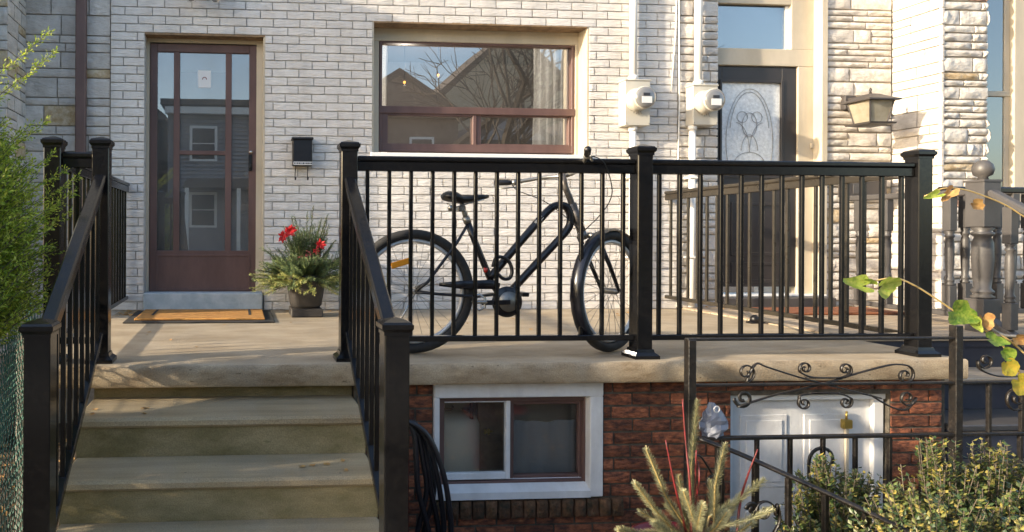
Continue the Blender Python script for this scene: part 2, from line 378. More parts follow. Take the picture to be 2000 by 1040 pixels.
def courses(u0, u1, v0, v1, pitch, ln, joint, holes, seed, half=True):
    r = random.Random(seed); out = []; k = 0; v = v0
    while v < v1 - .01:
        h = min(pitch, v1 - v); off = (ln / 2 if k % 2 else 0) + r.uniform(-.012, .012)
        spans = [(u0, u1)]
        for (a, b, c, d) in holes:
            if v + h * .5 > c and v + h * .5 < d:
                ns = []
                for (p, q) in spans:
                    if b <= p or a >= q: ns.append((p, q)); continue
                    if a > p: ns.append((p, a))
                    if b < q: ns.append((b, q))
                spans = ns
        for (p, q) in spans:
            cuts = [p]; x = u0 - ln + off
            while x < q:
                if x > p + .035 and x < q - .035: cuts.append(x)
                x += ln
            cuts.append(q)
            for a, b in zip(cuts, cuts[1:]): out.append((a + joint / 2, v + joint / 2, b - a - joint, h - joint))
        v += pitch; k += 1
    return out
def ashlar(u0, u1, v0, v1, hs, ws, joint, seed, holes=()):
    r = random.Random(seed); out = []; v = v0
    while v < v1 - .02:
        h = min(r.choice(hs), v1 - v); 
        if v1 - v - h < .03: h = v1 - v
        x = u0
        while x < u1 - .01:
            w_ = r.uniform(*ws) * (1.3 if h < .08 else 1)
            if u1 - x - w_ < ws[0] * .6: w_ = u1 - x
            w_ = min(w_, u1 - x)
            for a, b_, c, d in holes:
                if c < v + h / 2 < d and x < a < x + w_: w_ = a - x
                if c < v + h / 2 < d and a < x + 1e-6 < b_: x = b_; w_ = min(w_, u1 - x)
            cx_, cz_ = x + w_ / 2, v + h / 2
            if not any(a < cx_ < b and c < cz_ < d for a, b, c, d in holes):
                if h > .11 and r.random() < .25 and w_ < .25:
                    out.append((x + joint / 2, v + joint / 2, w_ - joint, h / 2 - joint)); out.append((x + joint / 2, v + h / 2 + joint / 2, w_ - joint, h / 2 - joint))
                else: out.append((x + joint / 2, v + joint / 2, w_ - joint, h - joint))
            x += w_
        v += h
    return out

# ------------------------------------------------------------------ the ground
W = 5.91; FR = 3.615; SLF = 3.49
GZ = -.95
XL0, XL1 = -.70, .575        # stair rails
XO = -.94; XM = 2.174; XR = 3.779
b = MB()
PIT = (2.55, 3.95, 2.95, 3.56)
def gbox(x0, x1, y0, y1): b.box(x0, x1, y0, y1, GZ - .3, GZ)
gbox(-60, PIT[0], -1.2, 30); gbox(PIT[1], 60, -1.2, 30); gbox(PIT[0], PIT[1], -1.2, PIT[2]); gbox(PIT[0], PIT[1], PIT[3] + .2, 30)
struct(b.build('ground', 'soil'))
b = MB(); b.box(-60, 60, -3.0, -1.2, GZ - .3, GZ + .004); struct(b.build('pavement', 'path'))
b = MB(); b.box(-80, 80, -10.5, -3.0, GZ - .3, GZ - .13); struct(b.build('road', 'asphalt'))
b = MB(); b.box(-120, 120, -120, -10.5, GZ - .3, GZ); struct(b.build('far_ground', 'grass_ground'))
b = MB(); b.box(-.95, .80, -1.2, 2.7, GZ - .2, GZ + .02, .01); struct(b.build('path', 'path'))
b = MB(); x0, x1, y0, y1 = PIT
b.box(x0 - .1, x1 + .1, y0 - .1, y1 + .2, -2.0, -1.85); b.box(x0 - .12, x0, y0, y1, -1.85, GZ + .03); b.box(x1, x1 + .12, y0, y1, -1.85, GZ + .03); b.box(x0 - .12, x1 + .12, y0 - .12, y0, -1.85, GZ + .03)
struct(b.build('stairwell_floor', 'path'))

# ------------------------------------------------------------------ centre house
HX0, HX1 = -1.078, 3.885
house = thing('row_house', (1.4, W, GZ), 'row house front of white painted brick with brown storm door and picture window', 'house')
dz0, dz1, dx0, dx1 = 0.0, 2.339, -.794, .217
wx0, wx1, wz0, wz1 = 1.145, 3.073, 1.345, 2.485
b = MB(); wy = W + .014
for (a0, a1, c0, c1) in ((HX0, dx0, 0, 3.3), (dx0, dx1, dz1, 3.3), (dx1, wx0, 0, 3.3), (wx0, wx1, 0, wz0), (wx0, wx1, wz1, 3.3), (wx1, HX1, 0, 3.3)):
    b.box(a0, a1, wy, wy + .25, c0, c1)
b.box(HX0, HX1, wy, wy + .25, GZ, -.002)
wall = b.build('wall', 'shaded_white_mortar', house)
b = MB(); b.box(HX0, HX1, W, W + .3, 3.302, 6.2); b.build('upper_wall', 'upper_wall', house)
b = MB(); b.prism([(HX0 - .1, 6.2), (HX1 + .1, 6.2), (HX1 + .1, 6.35), (HX0 - .1, 6.35)], W - .35, W + 6); b.build('roof', 'shingle', house)
bu = Units(3, 10, 5, 2, .0035, .021, 'white_brick', .02)
cells = courses(HX0, HX1, .0, 3.26, .0709, .2275, .0075, [(dx0, dx1, 0, dz1), (wx0, wx1, wz0, wz1)], 5)
lay(cells, bu, wall, 'brick', lambda u, v: (Vector((u, W + .016, v)), 0), 300,
    key=lambda c: abs(c[0] - 1.2) + 1.2 * abs(c[1] - 1.35) + (9 if c[1] > 2.8 else 0), joined_mat='white_brick')
# picture window
FY = 6.085
b = MB()
A = PY(740, 80, FY); B = PY(1122, 290, FY)
b.box(wx0, wx1, FY - .012, FY + .06, A.z, wz1 - .0, .004); b.box(wx0, A.x, FY - .010, FY + .06, wz0, A.z, .004); b.box(B.x, wx1, FY - .010, FY + .06, wz0, A.z, .004)
b.box(wx1 - .018, wx1 + .004, W + .004, FY - .012, wz0, wz1, .002); b.box(wx0 - .004, wx0 + .012, W + .004, FY - .012, wz0, wz1, .002)
win = b.build('window', 'beige_paint', house)
b = MB(); b.box(wx0 + .012, wx1 - .018, W - .002, FY - .012, wz1 - .012, wz1 + .004); b.build('lintel', 'brown_board', win)
b = MB(); b.box(wx0 - .02, wx1 + .01, W - .035, FY, wz0 - .03, wz0 + .006, .005); b.build('sill', 'white_paint', win)
b = MB()
def fr(b, y, px0, py0, px1, py1, q0, r0, q1, r1, d0=.012, d1=.03, c=.003):
    """ring frame: outer box px0..py1, inner opening q0..r1 on plane y"""
    o0, o1, i0, i1 = PY(px0, py0, y), PY(px1, py1, y), PY(q0, r0, y), PY(q1, r1, y)
    b.box(o0.x, i0.x, y - d0, y + d1, o1.z, o0.z, c); b.box(i1.x, o1.x, y - d0, y + d1, o1.z, o0.z, c)
    b.box(i0.x, i1.x, y - d0 + .001, y + d1 - .001, i0.z, o0.z, c); b.box(i0.x, i1.x, y - d0 + .001, y + d1 - .001, o1.z, i1.z, c)
fr(b, FY + .03, 740, 80, 1122, 301, 745.5, 85.5, 1113, 286, .03, .05)
b2 = MB(); z0, z1 = PY(740, 222, FY + .02).z, PY(740, 208, FY + .02).z
b.box(A.x, B.x, FY - .012, FY + .06, z0, z1, .004)
b.build('frame', 'brown_paint', win)
b = MB(); fr(b, FY + .022, 745, 221, 929, 291, 757, 226, 922, 284, .02, .02); b.build('sash', 'brown_paint', win)
b = MB(); fr(b, FY + .035, 929.5, 221, 1115, 291, 938, 228, 1108, 284, .02, .02); b.build('sash', 'brown_paint', win)
def pane(parent, y, px0, py0, px1, py1, m, name='pane', th=.005):
    p, q = PY(px0, py0, y), PY(px1, py1, y); b = MB(); b.box(p.x, q.x, y, y + th, q.z, p.z); return b.build(name, m, parent)
pane(win, FY + .05, 744, 82, 1115, 217, 'glass'); pane(win, FY + .04, 755, 222, 924, 290, 'glass'); pane(win, FY + .052, 936, 224, 1110, 290, 'glass')
# room behind
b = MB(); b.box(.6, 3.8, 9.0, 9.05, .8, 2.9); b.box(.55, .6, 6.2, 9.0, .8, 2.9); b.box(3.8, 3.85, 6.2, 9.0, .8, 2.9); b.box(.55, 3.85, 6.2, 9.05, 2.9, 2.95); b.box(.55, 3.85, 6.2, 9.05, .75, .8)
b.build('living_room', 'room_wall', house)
def curtain(px0, px1, py0, py1, y, n, lab):
    p, q = PY(px0, py0, y), PY(px1, py1, y); b = MB(); vs = []
    m_ = n * 8
    for j in range(7):
        for i in range(m_ + 1):
            t = i / m_; s_ = j / 6
            vs.append((p.x + (q.x - p.x) * t + .01 * math.sin(s_ * 3 + i), y + .022 * math.sin(t * n * 2 * PI + .6 * math.sin(s_ * 2.5)) , p.z + (q.z - p.z) * s_))
    b.add(vs, [(j * (m_ + 1) + i, (j + 1) * (m_ + 1) + i, (j + 1) * (m_ + 1) + i + 1, j * (m_ + 1) + i + 1) for j in range(6) for i in range(m_)], True)
    o = b.build('curtain', 'curtain', None, org=(p.x, y, q.z)); tag(o, lab, 'curtain', 'curtains inside the picture window')
curtain(1042, 1110, 70, 300, 6.185, 5, 'gathered sheer white curtain at the right end of the picture window')
curtain(735, 756, 70, 300, 6.2, 2, 'narrow white curtain edge at the left end of the picture window')
for i, (px, py, lab) in enumerate(((790, 161, 'small glowing pendant bulb seen through the picture window, nearest its left side'), (856, 147, 'small glowing pendant bulb seen through the picture window, the higher one towards the middle'))):
    p = PY(px, py, 7.4 + .5 * i); t = thing('pendant_lamp', p, lab, 'lamp', 'pendant lamps inside the living room')
    b = MB(); b.lathe([(.004, .014), (.012, .008), (.014, -.002), (.01, -.012), (.003, -.016)], p, 12); b.build('bulb', 'bulb', t)
    b = MB(); b.tube([p + Vector((0, 0, .02)), (p.x, p.y, 2.9)], .004, 6); b.build('cord', 'black_plastic', t)
    pl_ = bpy.data.lights.new('pendant_light', 'POINT'); pl_.energy = 42; pl_.color = (1, .88, .74); pl_.shadow_soft_size = .008
    po_ = bpy.data.objects.new('pendant_light', pl_); col.objects.link(po_); po_.parent = t; po_.location = (0, 0, -.026)
# front door
DY = 6.055
b = MB()
b.box(dx0, dx1, DY - .02, DY + .08, PY(400, 86, DY).z, PY(400, 73, DY).z + .01, .003)
zt = PY(400, 86, DY).z; q0 = PY(293, 90, DY).x; q1 = PY(501, 90, DY).x
b.box(dx0 - .002, q0, DY - .02, DY + .08, .146, zt, .003); b.box(q1, dx1 + .002, DY - .02, DY + .08, .146, zt, .003)
b.box(dx1 - .012, dx1 + .004, W + .005, DY - .02, .146, dz1, .002)
door = b.build('storm_door', 'beige_paint', house)
b = MB(); b.box(dx0, dx1, W + .002, DY + .02, dz1 - .014, dz1 + .003); b.build('lintel', 'brown_board', door)
b = MB(); b.box(dx0 + .0, dx1 - .01, W - .035, DY + .1, 0.0, .146, .008); b.build('threshold', 'threshold_blue', door)
b = MB(); y = DY
fr(b, y, 294, 86, 500, 571, 308, 102, 485, 490, .018, .02)
for (a0, a1) in ((340, 352), (441, 453)):
    b.box(PY(a0, 100, y).x, PY(a1, 100, y).x, y - .016, y + .018, PY(300, 490, y).z, PY(300, 102, y).z, .003)
b.box(PY(352, 100, y).x, PY(441, 100, y).x, y - .012, y + .014, PY(400, 303, y).z, PY(400, 295, y).z, .002)
fr(b, y, 305, 497, 488, 568, 309, 501, 484, 564, .024, .0, .002)
b.build('frame', 'brown_paint', door)
for (a0, a1, c0, c1) in ((306, 342, 100, 492), (350, 443, 100, 297), (350, 443, 301, 492), (451, 487, 100, 492)): pane(door, y + .002, a0, c0, a1, c1, 'door_glass')
pane(door, DY + .09, 296, 90, 499, 570, 'inner_door', 'inner_door', .04)
pane(door, DY + .085, 352, 96, 442, 142, 'curtain', 'lit_window_strip', .003)  # white strip standing in for light in the inner door's window
pane(door, DY + .085, 352, 330, 442, 492, 'grey_sheet', 'panel', .004)
p = pane(door, DY - .003, 387, 138, 412, 172, 'label_white', 'notice', .002)
b = MB(); cpt = PY(399.5, 156, DY - .0)
for k in range(9):
    a0, a1 = PI * k / 9, PI * (k + 1) / 9
    b.bar(cpt + Vector((math.cos(a0) * .018, -.0045, math.sin(a0) * .02)), cpt + Vector((math.cos(a1) * .018, -.0045, math.sin(a1) * .02)), .001, .007, c=0)
b.build('notice_emblem', 'red_plastic', p)
b = MB(); p = PY(490, 298, DY - .02); b.lathe([(.014, .0), (.014, -.03), (.006, -.034)], p, 12, 'Y'); b.build('lock_button', 'chrome', door)
b = MB(); b.box(PY(487, 0, DY).x, PY(494, 0, DY).x, DY - .03, DY - .018, PY(490, 335, DY).z, PY(490, 303, DY).z, .004)
p = PY(490, 322, DY); b.tube([p + Vector((0, -.02, 0)), p + Vector((0, -.055, 0)), p + Vector((-.01, -.06, -.05))], .007, 8); b.build('handle', 'black_plastic', door)
b = MB(); p = PY(482, 340, DY + .03); b.lathe([(.028, .03), (.03, .0), (.02, -.012)], p, 16, 'Y'); b.build('door_knob', 'chrome', door)
b = MB(); p = PY(475, 388, DY + .05); b.tube([p, p + Vector((0, 0, -.05))], .004, 6); b.box(p.x - .025, p.x + .012, p.y - .01, p.y + .01, p.z - .13, p.z - .05, .008); b.box(p.x - .005, p.x + .03, p.y - .014, p.y - .004, p.z - .12, p.z - .04, .006)
tag(b.build('key_pouch', 'black_plastic', None, org=p), 'black key lockbox hanging behind the right glass strip of the brown door', 'lockbox')

# wall light above the door (only its lower glass is in the photograph)
p = PY(398, -14, W - .06); t = thing('wall_light', p, 'twin clear glass wall light mounted above the brown storm door', 'light fitting')
b = MB(); b.box(p.x - .09, p.x + .09, W - .02, W + .0, p.z - .03, p.z + .07, .006); b.build('backplate', 'chrome', t)
for s in (-1, 1):
    c = Vector((p.x + s * .10, W - .13, p.z - .02)); b = MB()
    b.tube([(p.x + s * .04, W - .02, p.z + .03), (p.x + s * .08, W - .09, p.z + .045), (c.x, c.y, c.z + .05)], .008, 8); arm = b.build('arm', 'chrome', t)
    b = MB(); b.lathe([(.03, .04), (.05, .02), (.062, -.02), (.058, -.052), (.035, -.078), (.012, -.088)], c, 20); b.build('glass_shade', 'clear_glass', arm)
    b = MB(); b.lathe([(.015, .04), (.03, .0), (.026, -.04), (.01, -.06)], c, 14); b.build('bulb', 'frosted', arm)

# mailbox
A, B = PY(572, 268, W - .1), PY(610, 324, W - .1); t = thing('mailbox', ((A.x + B.x) / 2, W, B.z), 'small black metal mailbox with two hooks on the white brick beside the brown door', 'mailbox')
b = MB(); b.box(A.x, B.x, W - .1, W - .004, B.z, A.z - .02, .005); b.build('body', 'black_plastic', t)
b = MB(); b.box(A.x - .009, B.x + .009, W - .112, W - .002, A.z - .022, A.z, .005); b.build('lid', 'black_plastic', t)
b = MB(); b.box(A.x + .006, B.x - .002, W - .1025, W - .0995, B.z + .006, B.z + .032); lb = b.build('name_strip', 'label_white', t)
b = MB(); x = A.x + .012
while x < B.x - .012:
    wd = R.choice((.006, .009, .012)); b.box(x, x + wd, W - .1035, W - .102, B.z + .012, B.z + .026); x += wd + .004
b.build('lettering', 'label_dark', lb)
for x in (A.x + .03, B.x - .03):
    b = MB(); b.tube([(x, W - .03, B.z), (x - .004, W - .035, B.z - .07), (x - .006, W - .05, B.z - .115), (x - .004, W - .075, B.z - .118), (x, W - .08, B.z - .095)], .0045, 6); b.build('hook', 'black_iron', t)

# ------------------------------------------------------------------ left house
LH = thing('stone_house', (-2.4, W, GZ), 'neighbouring house of large pale ashlar stone at the left with a brown downspout', 'house')
b = MB(); b.box(-1.80, HX0 - .002, W + .034, W + .3, GZ, 3.3); w1 = b.build('wall', 'stone_mortar', LH)
su = Units(50, 8, 5, 3, .008, .024, 'stone_white', .015)
lm = [('stone_white', 14), ('stone_ochre', 1)]
lay(ashlar(-1.79, HX0 - .004, -.3, 3.2, (.065, .075, .12, .14, .17), (.16, .38), .009, 12), su, w1, 'stone', lambda u, v: (Vector((u, W + .036, v)), 0), mats=lm, joined_mat='stone_white')
b = MB(); b.box(-3.3, -1.796, 5.47, W + .3, GZ, 3.3); w2 = b.build('wall', 'stone_mortar', LH)
lay(ashlar(5.47, W + .03, -.3, 3.2, (.065, .075, .12, .14), (.14, .3), .009, 13), su, w2, 'stone', lambda u, v: (Vector((-1.797, u, v)), PI / 2), mats=lm, joined_mat='stone_white')
lay(ashlar(-2.5, -1.775, -.3, 3.2, (.065, .075, .12, .14), (.14, .3), .009, 14), su, w2, 'stone', lambda u, v: (Vector((u, 5.472, v)), 0), mats=lm, joined_mat='stone_white')
b = MB(); b.box(-5.2, -1.93, 5.13, 5.44, GZ, 3.46); b.box(-5.25, -1.91, 5.08, 5.44, 3.462, 3.55); b.build('shade_block', 'upper_wall', LH)  # unseen block added to throw shade over the left of the brick front
b = MB(); b.box(-6.2, HX0 - .1, W + .31, W + 5, GZ, 6.2); b.box(-6.2, -3.31, 5.47, W + .3, GZ, 6.2); b.box(-3.3, HX0 - .002, 5.48, W + .3, 3.302, 6.2); b.build('upper_wall', 'upper_wall', LH)
b = MB(); x = -1.314
p0, p1 = PY(148, 0, W - .06).x, PY(168, 0, W - .06).x
b.box(p0, p1, W - .075, W - .005, -.6, 3.3, .008)
ds = b.build('downspout', 'brown_paint', LH)
b = MB(); b.box(p0 - .008, p1 + .008, W - .079, W - .001, 1.0, 1.03, .002); b.box(p0 - .008, p1 + .008, W - .079, W - .001, 2.75, 2.78, .002); b.build('bracket', 'brown_paint', ds)

# ------------------------------------------------------------------ right house
RH = thing('stone_house', (5.6, W, GZ), 'neighbouring house of rough sunlit stone at the right with a dark glazed door', 'house')
ru = Units(80, 12, 6, 3, .014, .030, 'stone_rough', .05)
rm = [('stone_rough', 22), ('stone_white', 6), ('stone_ochre', 1.4), ('stone_pink', 1)]
QX0, QX1 = 3.892, 4.268
PX0, PX1 = 5.285, 5.935; BY = 5.475
b = MB(); b.box(HX1, QX1 - .004, W + .022, W + .3, GZ, 3.3); wq = b.build('wall', 'stone_mortar', RH)
qu = Units(70, 8, 5, 3, .009, .027, 'stone_white', .04)
lay(ashlar(QX0 + .012, QX1, 0, 3.2, (.065, .075, .10, .14), (.12, .24), .010, 21), qu, wq, 'stone', lambda u, v: (Vector((u, W + .024, v)), 0), mats=[('stone_white', 5), ('stone_rough', 2)], joined_mat='stone_white')
b = MB(); b.box(PX0 + .004, PX1, W + .03, W + .3, GZ, 3.3); wp = b.build('wall', 'stone_mortar', RH)
lay(ashlar(PX0, PX1 - .005, 0, 3.2, (.055, .065, .075, .11, .13), (.16, .42), .012, 22), ru, wp, 'stone', lambda u, v: (Vector((u, W + .034, v)), 0), mats=rm, joined_mat='stone_rough')
b = MB(); bw = (6.372, 7.02, .86, 2.95)
b.box(PX1 + .02, 8.5, BY + .03, W + .3, GZ, bw[2]); b.box(PX1 + .02, 8.5, BY + .03, W + .3, bw[3], 3.3); b.box(PX1 + .02, bw[0], BY + .03, W + .3, bw[2], bw[3]); b.box(bw[1], 8.5, BY + .03, W + .3, bw[2], bw[3])
wb = b.build('wall', 'stone_mortar', RH)
ru2 = Units(95, 8, 5, 3, .006, .022, 'stone_white', .015)
lay(ashlar(-(W + .03), -(BY + .0), 0, 3.2, (.075, .10, .14), (.18, .4), .008, 23), ru2, wb, 'stone', lambda u, v: (Vector((PX1 + .022, -u, v)), -PI / 2), mats=[('stone_white', 12), ('stone_rough', 1)], joined_mat='stone_white')
lay(ashlar(PX1, 8.2, 0, 3.2, (.055, .065, .075, .11, .13), (.12, .30), .012, 24, [(bw[0] - .002, bw[1] + .002, bw[2], bw[3])]), ru, wb, 'stone', lambda u, v: (Vector((u, BY + .034, v)), 0), mats=rm, joined_mat='stone_rough', key=lambda c: c[0])
b = MB(); b.box(HX1, PX1 + .02, W + .01, W + 5, 3.302, 6.2); b.box(PX1 + .022, 9.5, BY, W + 5, 3.302, 6.2); b.box(8.51, 9.5, BY, W + 5, GZ, 3.3); b.build('upper_wall', 'upper_wall', RH)
# bay window
y = BY + .10; b = MB()
b.box(bw[0] - .0, bw[1], y - .03, y + .08, bw[3] - .10, bw[3], .004); b.box(bw[0], bw[0] + .018, y - .029, y + .08, bw[2], bw[3] - .1, .004); b.box(bw[1] - .34, bw[1], y - .029, y + .08, bw[2], bw[3] - .1, .004)
b.box(bw[0] - .02, bw[1] + .02, BY - .03, y + .08, bw[2] - .07, bw[2], .005)
bwn = b.build('window', 'beige_paint', RH)
zm = PY(1960, 183, y).z; b = MB()
b.box(bw[0] + .018, bw[1] - .34, y, y + .04, zm - .025, zm + .02, .003); b.box(bw[0] + .018, bw[0] + .03, y + .01, y + .05, bw[2], bw[3] - .1, .003); b.box(bw[1] - .385, bw[1] - .34, y + .01, y + .05, bw[2], bw[3] - .1, .003)
b.build('sash', 'beige_paint', bwn)
b = MB(); b.box(bw[0] + .03, bw[1] - .385, y + .02, y + .025, zm + .02, bw[3] - .1); b.build('pane', 'glass', bwn)
b = MB(); b.box(bw[0] + .03, bw[1] - .385, y + .02, y + .025, bw[2], zm - .025); b.build('pane', 'glass', bwn)
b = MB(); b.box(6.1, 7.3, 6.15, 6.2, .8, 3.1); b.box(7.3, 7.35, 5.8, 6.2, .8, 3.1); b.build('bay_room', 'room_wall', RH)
curtain(1952, 1976, -30, 345, BY + .24, 3, 'pale blue-white sheer curtain inside the tall sash window at the far right')
# glazed door with transom
DY2 = 6.02; b = MB(); q = lambda px, py: PY(px, py, DY2)
b.box(QX1 - .01, PX0 - .0, DY2 - .02, DY2 + .1, q(1500, 130).z, q(1500, 97).z, .004)
b.box(q(1556, 130).x, PX0 + .01, DY2 - .018, DY2 + .1, 0.12, q(1500, 130).z, .004)
b.box(q(1543, 50).x, PX0 + .01, DY2 - .018, DY2 + .1, q(1500, 97).z, 3.2, .004)
b.box(QX1 - .01, q(1543, 50).x, DY2 - .016, DY2 + .1, q(1500, 10).z, 3.2, .004)
b.box(q(1585, 50).x, PX0 + .006, W - .01, DY2 - .02, 0.12, 3.2, .003)
d2 = b.build('glazed_door', 'beige_paint', RH)
pane(d2, DY2 + .02, 1395, 12, 1537, 97, 'glass')
pane(d2, DY2 + .01, 1535, 12, 1543, 97, 'white_paint', 'transom_stile', .03)
pane(d2, DY2 + .2, 1390, 0, 1545, 110, 'room_wall', 'backing', .02)
b = MB(); fr(b, DY2 + .02, 1390, 131, 1556, 560, 1407, 160, 1523, 345, .02, .02)
fr(b, DY2 + .02, 1425, 395, 1535, 500, 1432, 402, 1528, 493, .028, .0); fr(b, DY2 + .02, 1425, 512, 1535, 552, 1432, 518, 1528, 546, .028, .0)
b.build('leaf_frame', 'dark_door', d2)
b = MB(); fr(b, DY2 + .01, 1404, 156, 1527, 349, 1408, 161, 1522, 344, .02, .0, .002); b.build('glazing_bead', 'dark_door', d2)
pane(d2, DY2 + .018, 1405, 158, 1525, 347, 'leaded_glass')
b = MB(); c = PY(1464, 255, DY2 + .013)
def ell(cx_, cz_, rx, rz, a0, a1, n=26): b.tube([(c.x + cx_ + rx * math.cos(a0 + (a1 - a0) * k / n), c.y, c.z + cz_ + rz * math.sin(a0 + (a1 - a0) * k / n)) for k in range(n + 1)], .0024, 5)
ell(0, -.1, .225, .48, 0, 2 * PI, 40); ell(0, -.06, .19, .41, .2, PI - .2); ell(-.13, -.2, .13, .27, 0, PI * .5); ell(.13, -.2, .13, .27, PI * .5, PI)
ell(0, .05, .07, .11, 0, 2 * PI); ell(0, -.2, .08, .16, .1, PI - .1); ell(0, -.32, .15, .12, PI * .1, PI * .9); ell(-.07, .12, .05, .05, 0, 2 * PI); ell(.07, .12, .05, .05, 0, 2 * PI)
b.build('caming', 'caming', d2)
b = MB(); b.box(QX1, PX0, W - .12, DY2 + .1, .0, .105, .006); b.build('threshold', 'grey_paint', d2)
b = MB(); b.box(QX1 + .0, PX0, W - .02, DY2 + .1, .107, .125, .004); b.build('sill', 'white_paint', d2)
b = MB(); p = PY(1584, 285, DY2 - .02); b.box(p.x - .012, p.x + .012, DY2 - .04, DY2 - .018, p.z - .025, p.z + .025, .003); b.build('doorbell', 'beige_paint', d2)

# lantern on the pier
LY = W - .235; L0 = Vector((5.50, W, 1.80)); L0.x = PY(1700, 215, LY).x
lt = thing('wall_lantern', (L0.x, W, 1.7), 'weathered brown metal lantern with cream glass mounted on the rough stone pier', 'lantern')
zr = PY(1700, 200, LY).z; zb = PY(1700, 243, LY).z
def fru(b, c, w0, w1, z0, z1, d=None):
    d = d or 1; vs = [(c.x - w0, c.y - w0 * d, z0), (c.x + w0, c.y - w0 * d, z0), (c.x + w0, c.y + w0 * d, z0), (c.x - w0, c.y + w0 * d, z0), (c.x - w1, c.y - w1 * d, z1), (c.x + w1, c.y - w1 * d, z1), (c.x + w1, c.y + w1 * d, z1), (c.x - w1, c.y + w1 * d, z1)]
    b.add(vs, [(3, 2, 1, 0), (4, 5, 6, 7), (0, 1, 5, 4), (1, 2, 6, 5), (2, 3, 7, 6), (3, 0, 4, 7)])
c = Vector((L0.x, LY, 0))
b = MB(); fru(b, c, .145, .145, zr, zr + .012); fru(b, c, .145, .07, zr + .012, zr + .05); fru(b, c, .07, .045, zr + .05, zr + .066)
b.lathe([(.012, 0), (.008, .03), (.013, .04), (.004, .06)], (c.x, c.y, zr + .066), 10)
roof = b.build('roof', 'lantern_metal', lt)
b = MB(); fru(b, c, .075, .108, zb + .01, zr - .001); b.build('glass', 'lantern_glass', lt)
for sx in (-1, 1):
    for sy in (-1, 1): b = MB(); b.bar((c.x + sx * .077, c.y + sy * .077, zb + .005), (c.x + sx * .11, c.y + sy * .11, zr), .012, .012, up=(0, 1, 0)); b.build('cage_bar', 'lantern_metal', lt)
b = MB(); fru(b, c, .12, .125, zb - .008, zb + .006); fru(b, c, .06, .10, zb - .022, zb - .009); b.build('base', 'lantern_metal', lt)
b = MB(); b.box(c.x - .05, c.x + .06, W - .035, W + .02, zr - .03, zr + .10, .008); b.build('backplate', 'lantern_metal', lt)
b = MB(); b.bar((c.x + .0, W - .03, zr + .06), (c.x, LY + .02, zr + .05), .05, .022); b.build('arm', 'lantern_metal', lt)

# wide dark letterbox low on the pier
A, B = PY(1655, 348, W - .1), PY(1733, 386, W - .1); t = thing('wide_letterbox', ((A.x + B.x) / 2, W, B.z), 'wide dark grey letterbox low on the stone pier below the lantern', 'letterbox')
b = MB(); b.box(A.x, B.x, W - .1, W + .0, B.z, A.z, .006); b.build('body', 'lantern_metal', t)
b = MB(); b.box(A.x - .01, B.x + .01, W - .112, W + .0, A.z + .001, A.z + .014, .004); b.build('lid', 'grey_paint', t)
b = MB(); b.box(A.x + .05, A.x + .16, W - .106, W - .101, B.z + .03, A.z - .03, .002); b.build('panel', 'grey_paint', t)

# ------------------------------------------------------------------ meters, conduits, cables
def meter(px0, px1, py0, py1, pipepx, lab, low):  # front face of the box
    A, B = PY(px0, py0, W - .11), PY(px1, py1, W - .11)
    t = thing('electric_meter', ((A.x + B.x) / 2, W, B.z), lab, 'electric meter', 'electric meters on the house fronts')
    b = MB(); b.box(A.x, B.x, W - .11, W - .004, B.z, A.z - .012, .005); b.build('box', 'meter_beige', t)
    b = MB(); b.box(A.x - .006, B.x + .006, W - .116, W - .004, A.z - .012, A.z, .003); b.build('hood', 'meter_beige', t)
    for sx_ in (A.x + .012, B.x - .012): b = MB(); b.lathe([(.004, 0), (.004, -.004)], (sx_, W - .11, B.z + .02), 8, 'Y'); b.build('screw', 'dull_steel', t)
    c = Vector(((A.x + B.x) / 2 - .012, W - .11, (A.z + B.z) / 2 + .02)); b = MB()
    b.lathe([(.102, -.001), (.102, -.02), (.090, -.022), (.090, -.115), (.098, -.117), (.098, -.13)], c, 28, 'Y'); d = b.build('dial_housing', 'meter_beige', t)
    b = MB(); b.lathe([(.090, -.131), (.088, -.142), (.066, -.152)], c, 28, 'Y'); b.build('dial_glass', 'meter_glass', d)
    b = MB(); b.box(c.x - .042, c.x + .046, c.y - .156, c.y - .153, c.z - .052, c.z + .004); b.build('label', 'label_white', d)
    b = MB(); b.box(c.x - .028, c.x + .028, c.y - .156, c.y - .153, c.z + .010, c.z + .034); b.build('display', 'label_dark', d)
    b = MB()
    for k in range(4): b.tube([(c.x - .03 + k * .02, c.y - .01, c.z - .08), (c.x - .03 + k * .022, c.y - .015, c.z - .115 - .01 * (k % 2))], .0035, 6)
    b.build('seal', 'dull_steel', t)
    b = MB(); x = PY(pipepx, 100, W - .05).x; r = .031
    b.tube([(x, W - .055, A.z), (x, W - .055, 3.4)], r, 14); b.lathe([(.04, 0), (.04, .04), (r, .045)], (x, W - .055, A.z), 16); b.build('conduit', 'conduit_white', t)
    b = MB(); b.tube([(x + low, W - .055, B.z), (x + low, W - .055, .02)], r * .9, 14); b.lathe([(.036, 0), (.036, -.04)][::-1], (x + low, W - .055, B.z), 16)
    for zz in (.45, 1.15): b.box(x + low - .045, x + low + .045, W - .09, W - .0, zz, zz + .018, .003)
    b.build('conduit', 'conduit_white', t)
meter(1221, 1270, 155, 246, 1236, 'beige electric meter on the white brick, the left one, beside the picture window', 0)
meter(1354, 1402, 165, 245, 1363, 'beige electric meter on the stone quoin, the right one, beside the dark glazed door', -.05)
for pts, r, lab in (([(1322, -20), (1320, 60), (1311, 178)], .005, 'short white cable dangling on the brick between the two meter conduits'),
                    ([(1326, -20), (1327, 200), (1324, 330), (1330, 480), (1322, 600)], .006, 'long grey-white cable running down the seam between brick and stone')):
    b = MB(); b.tube([PY(a, c, W - .012) for a, c in pts], r, 6); p = PY(*pts[-1], W - .012); tag(b.build('cable', 'conduit_white', None, org=p), lab, 'cable')

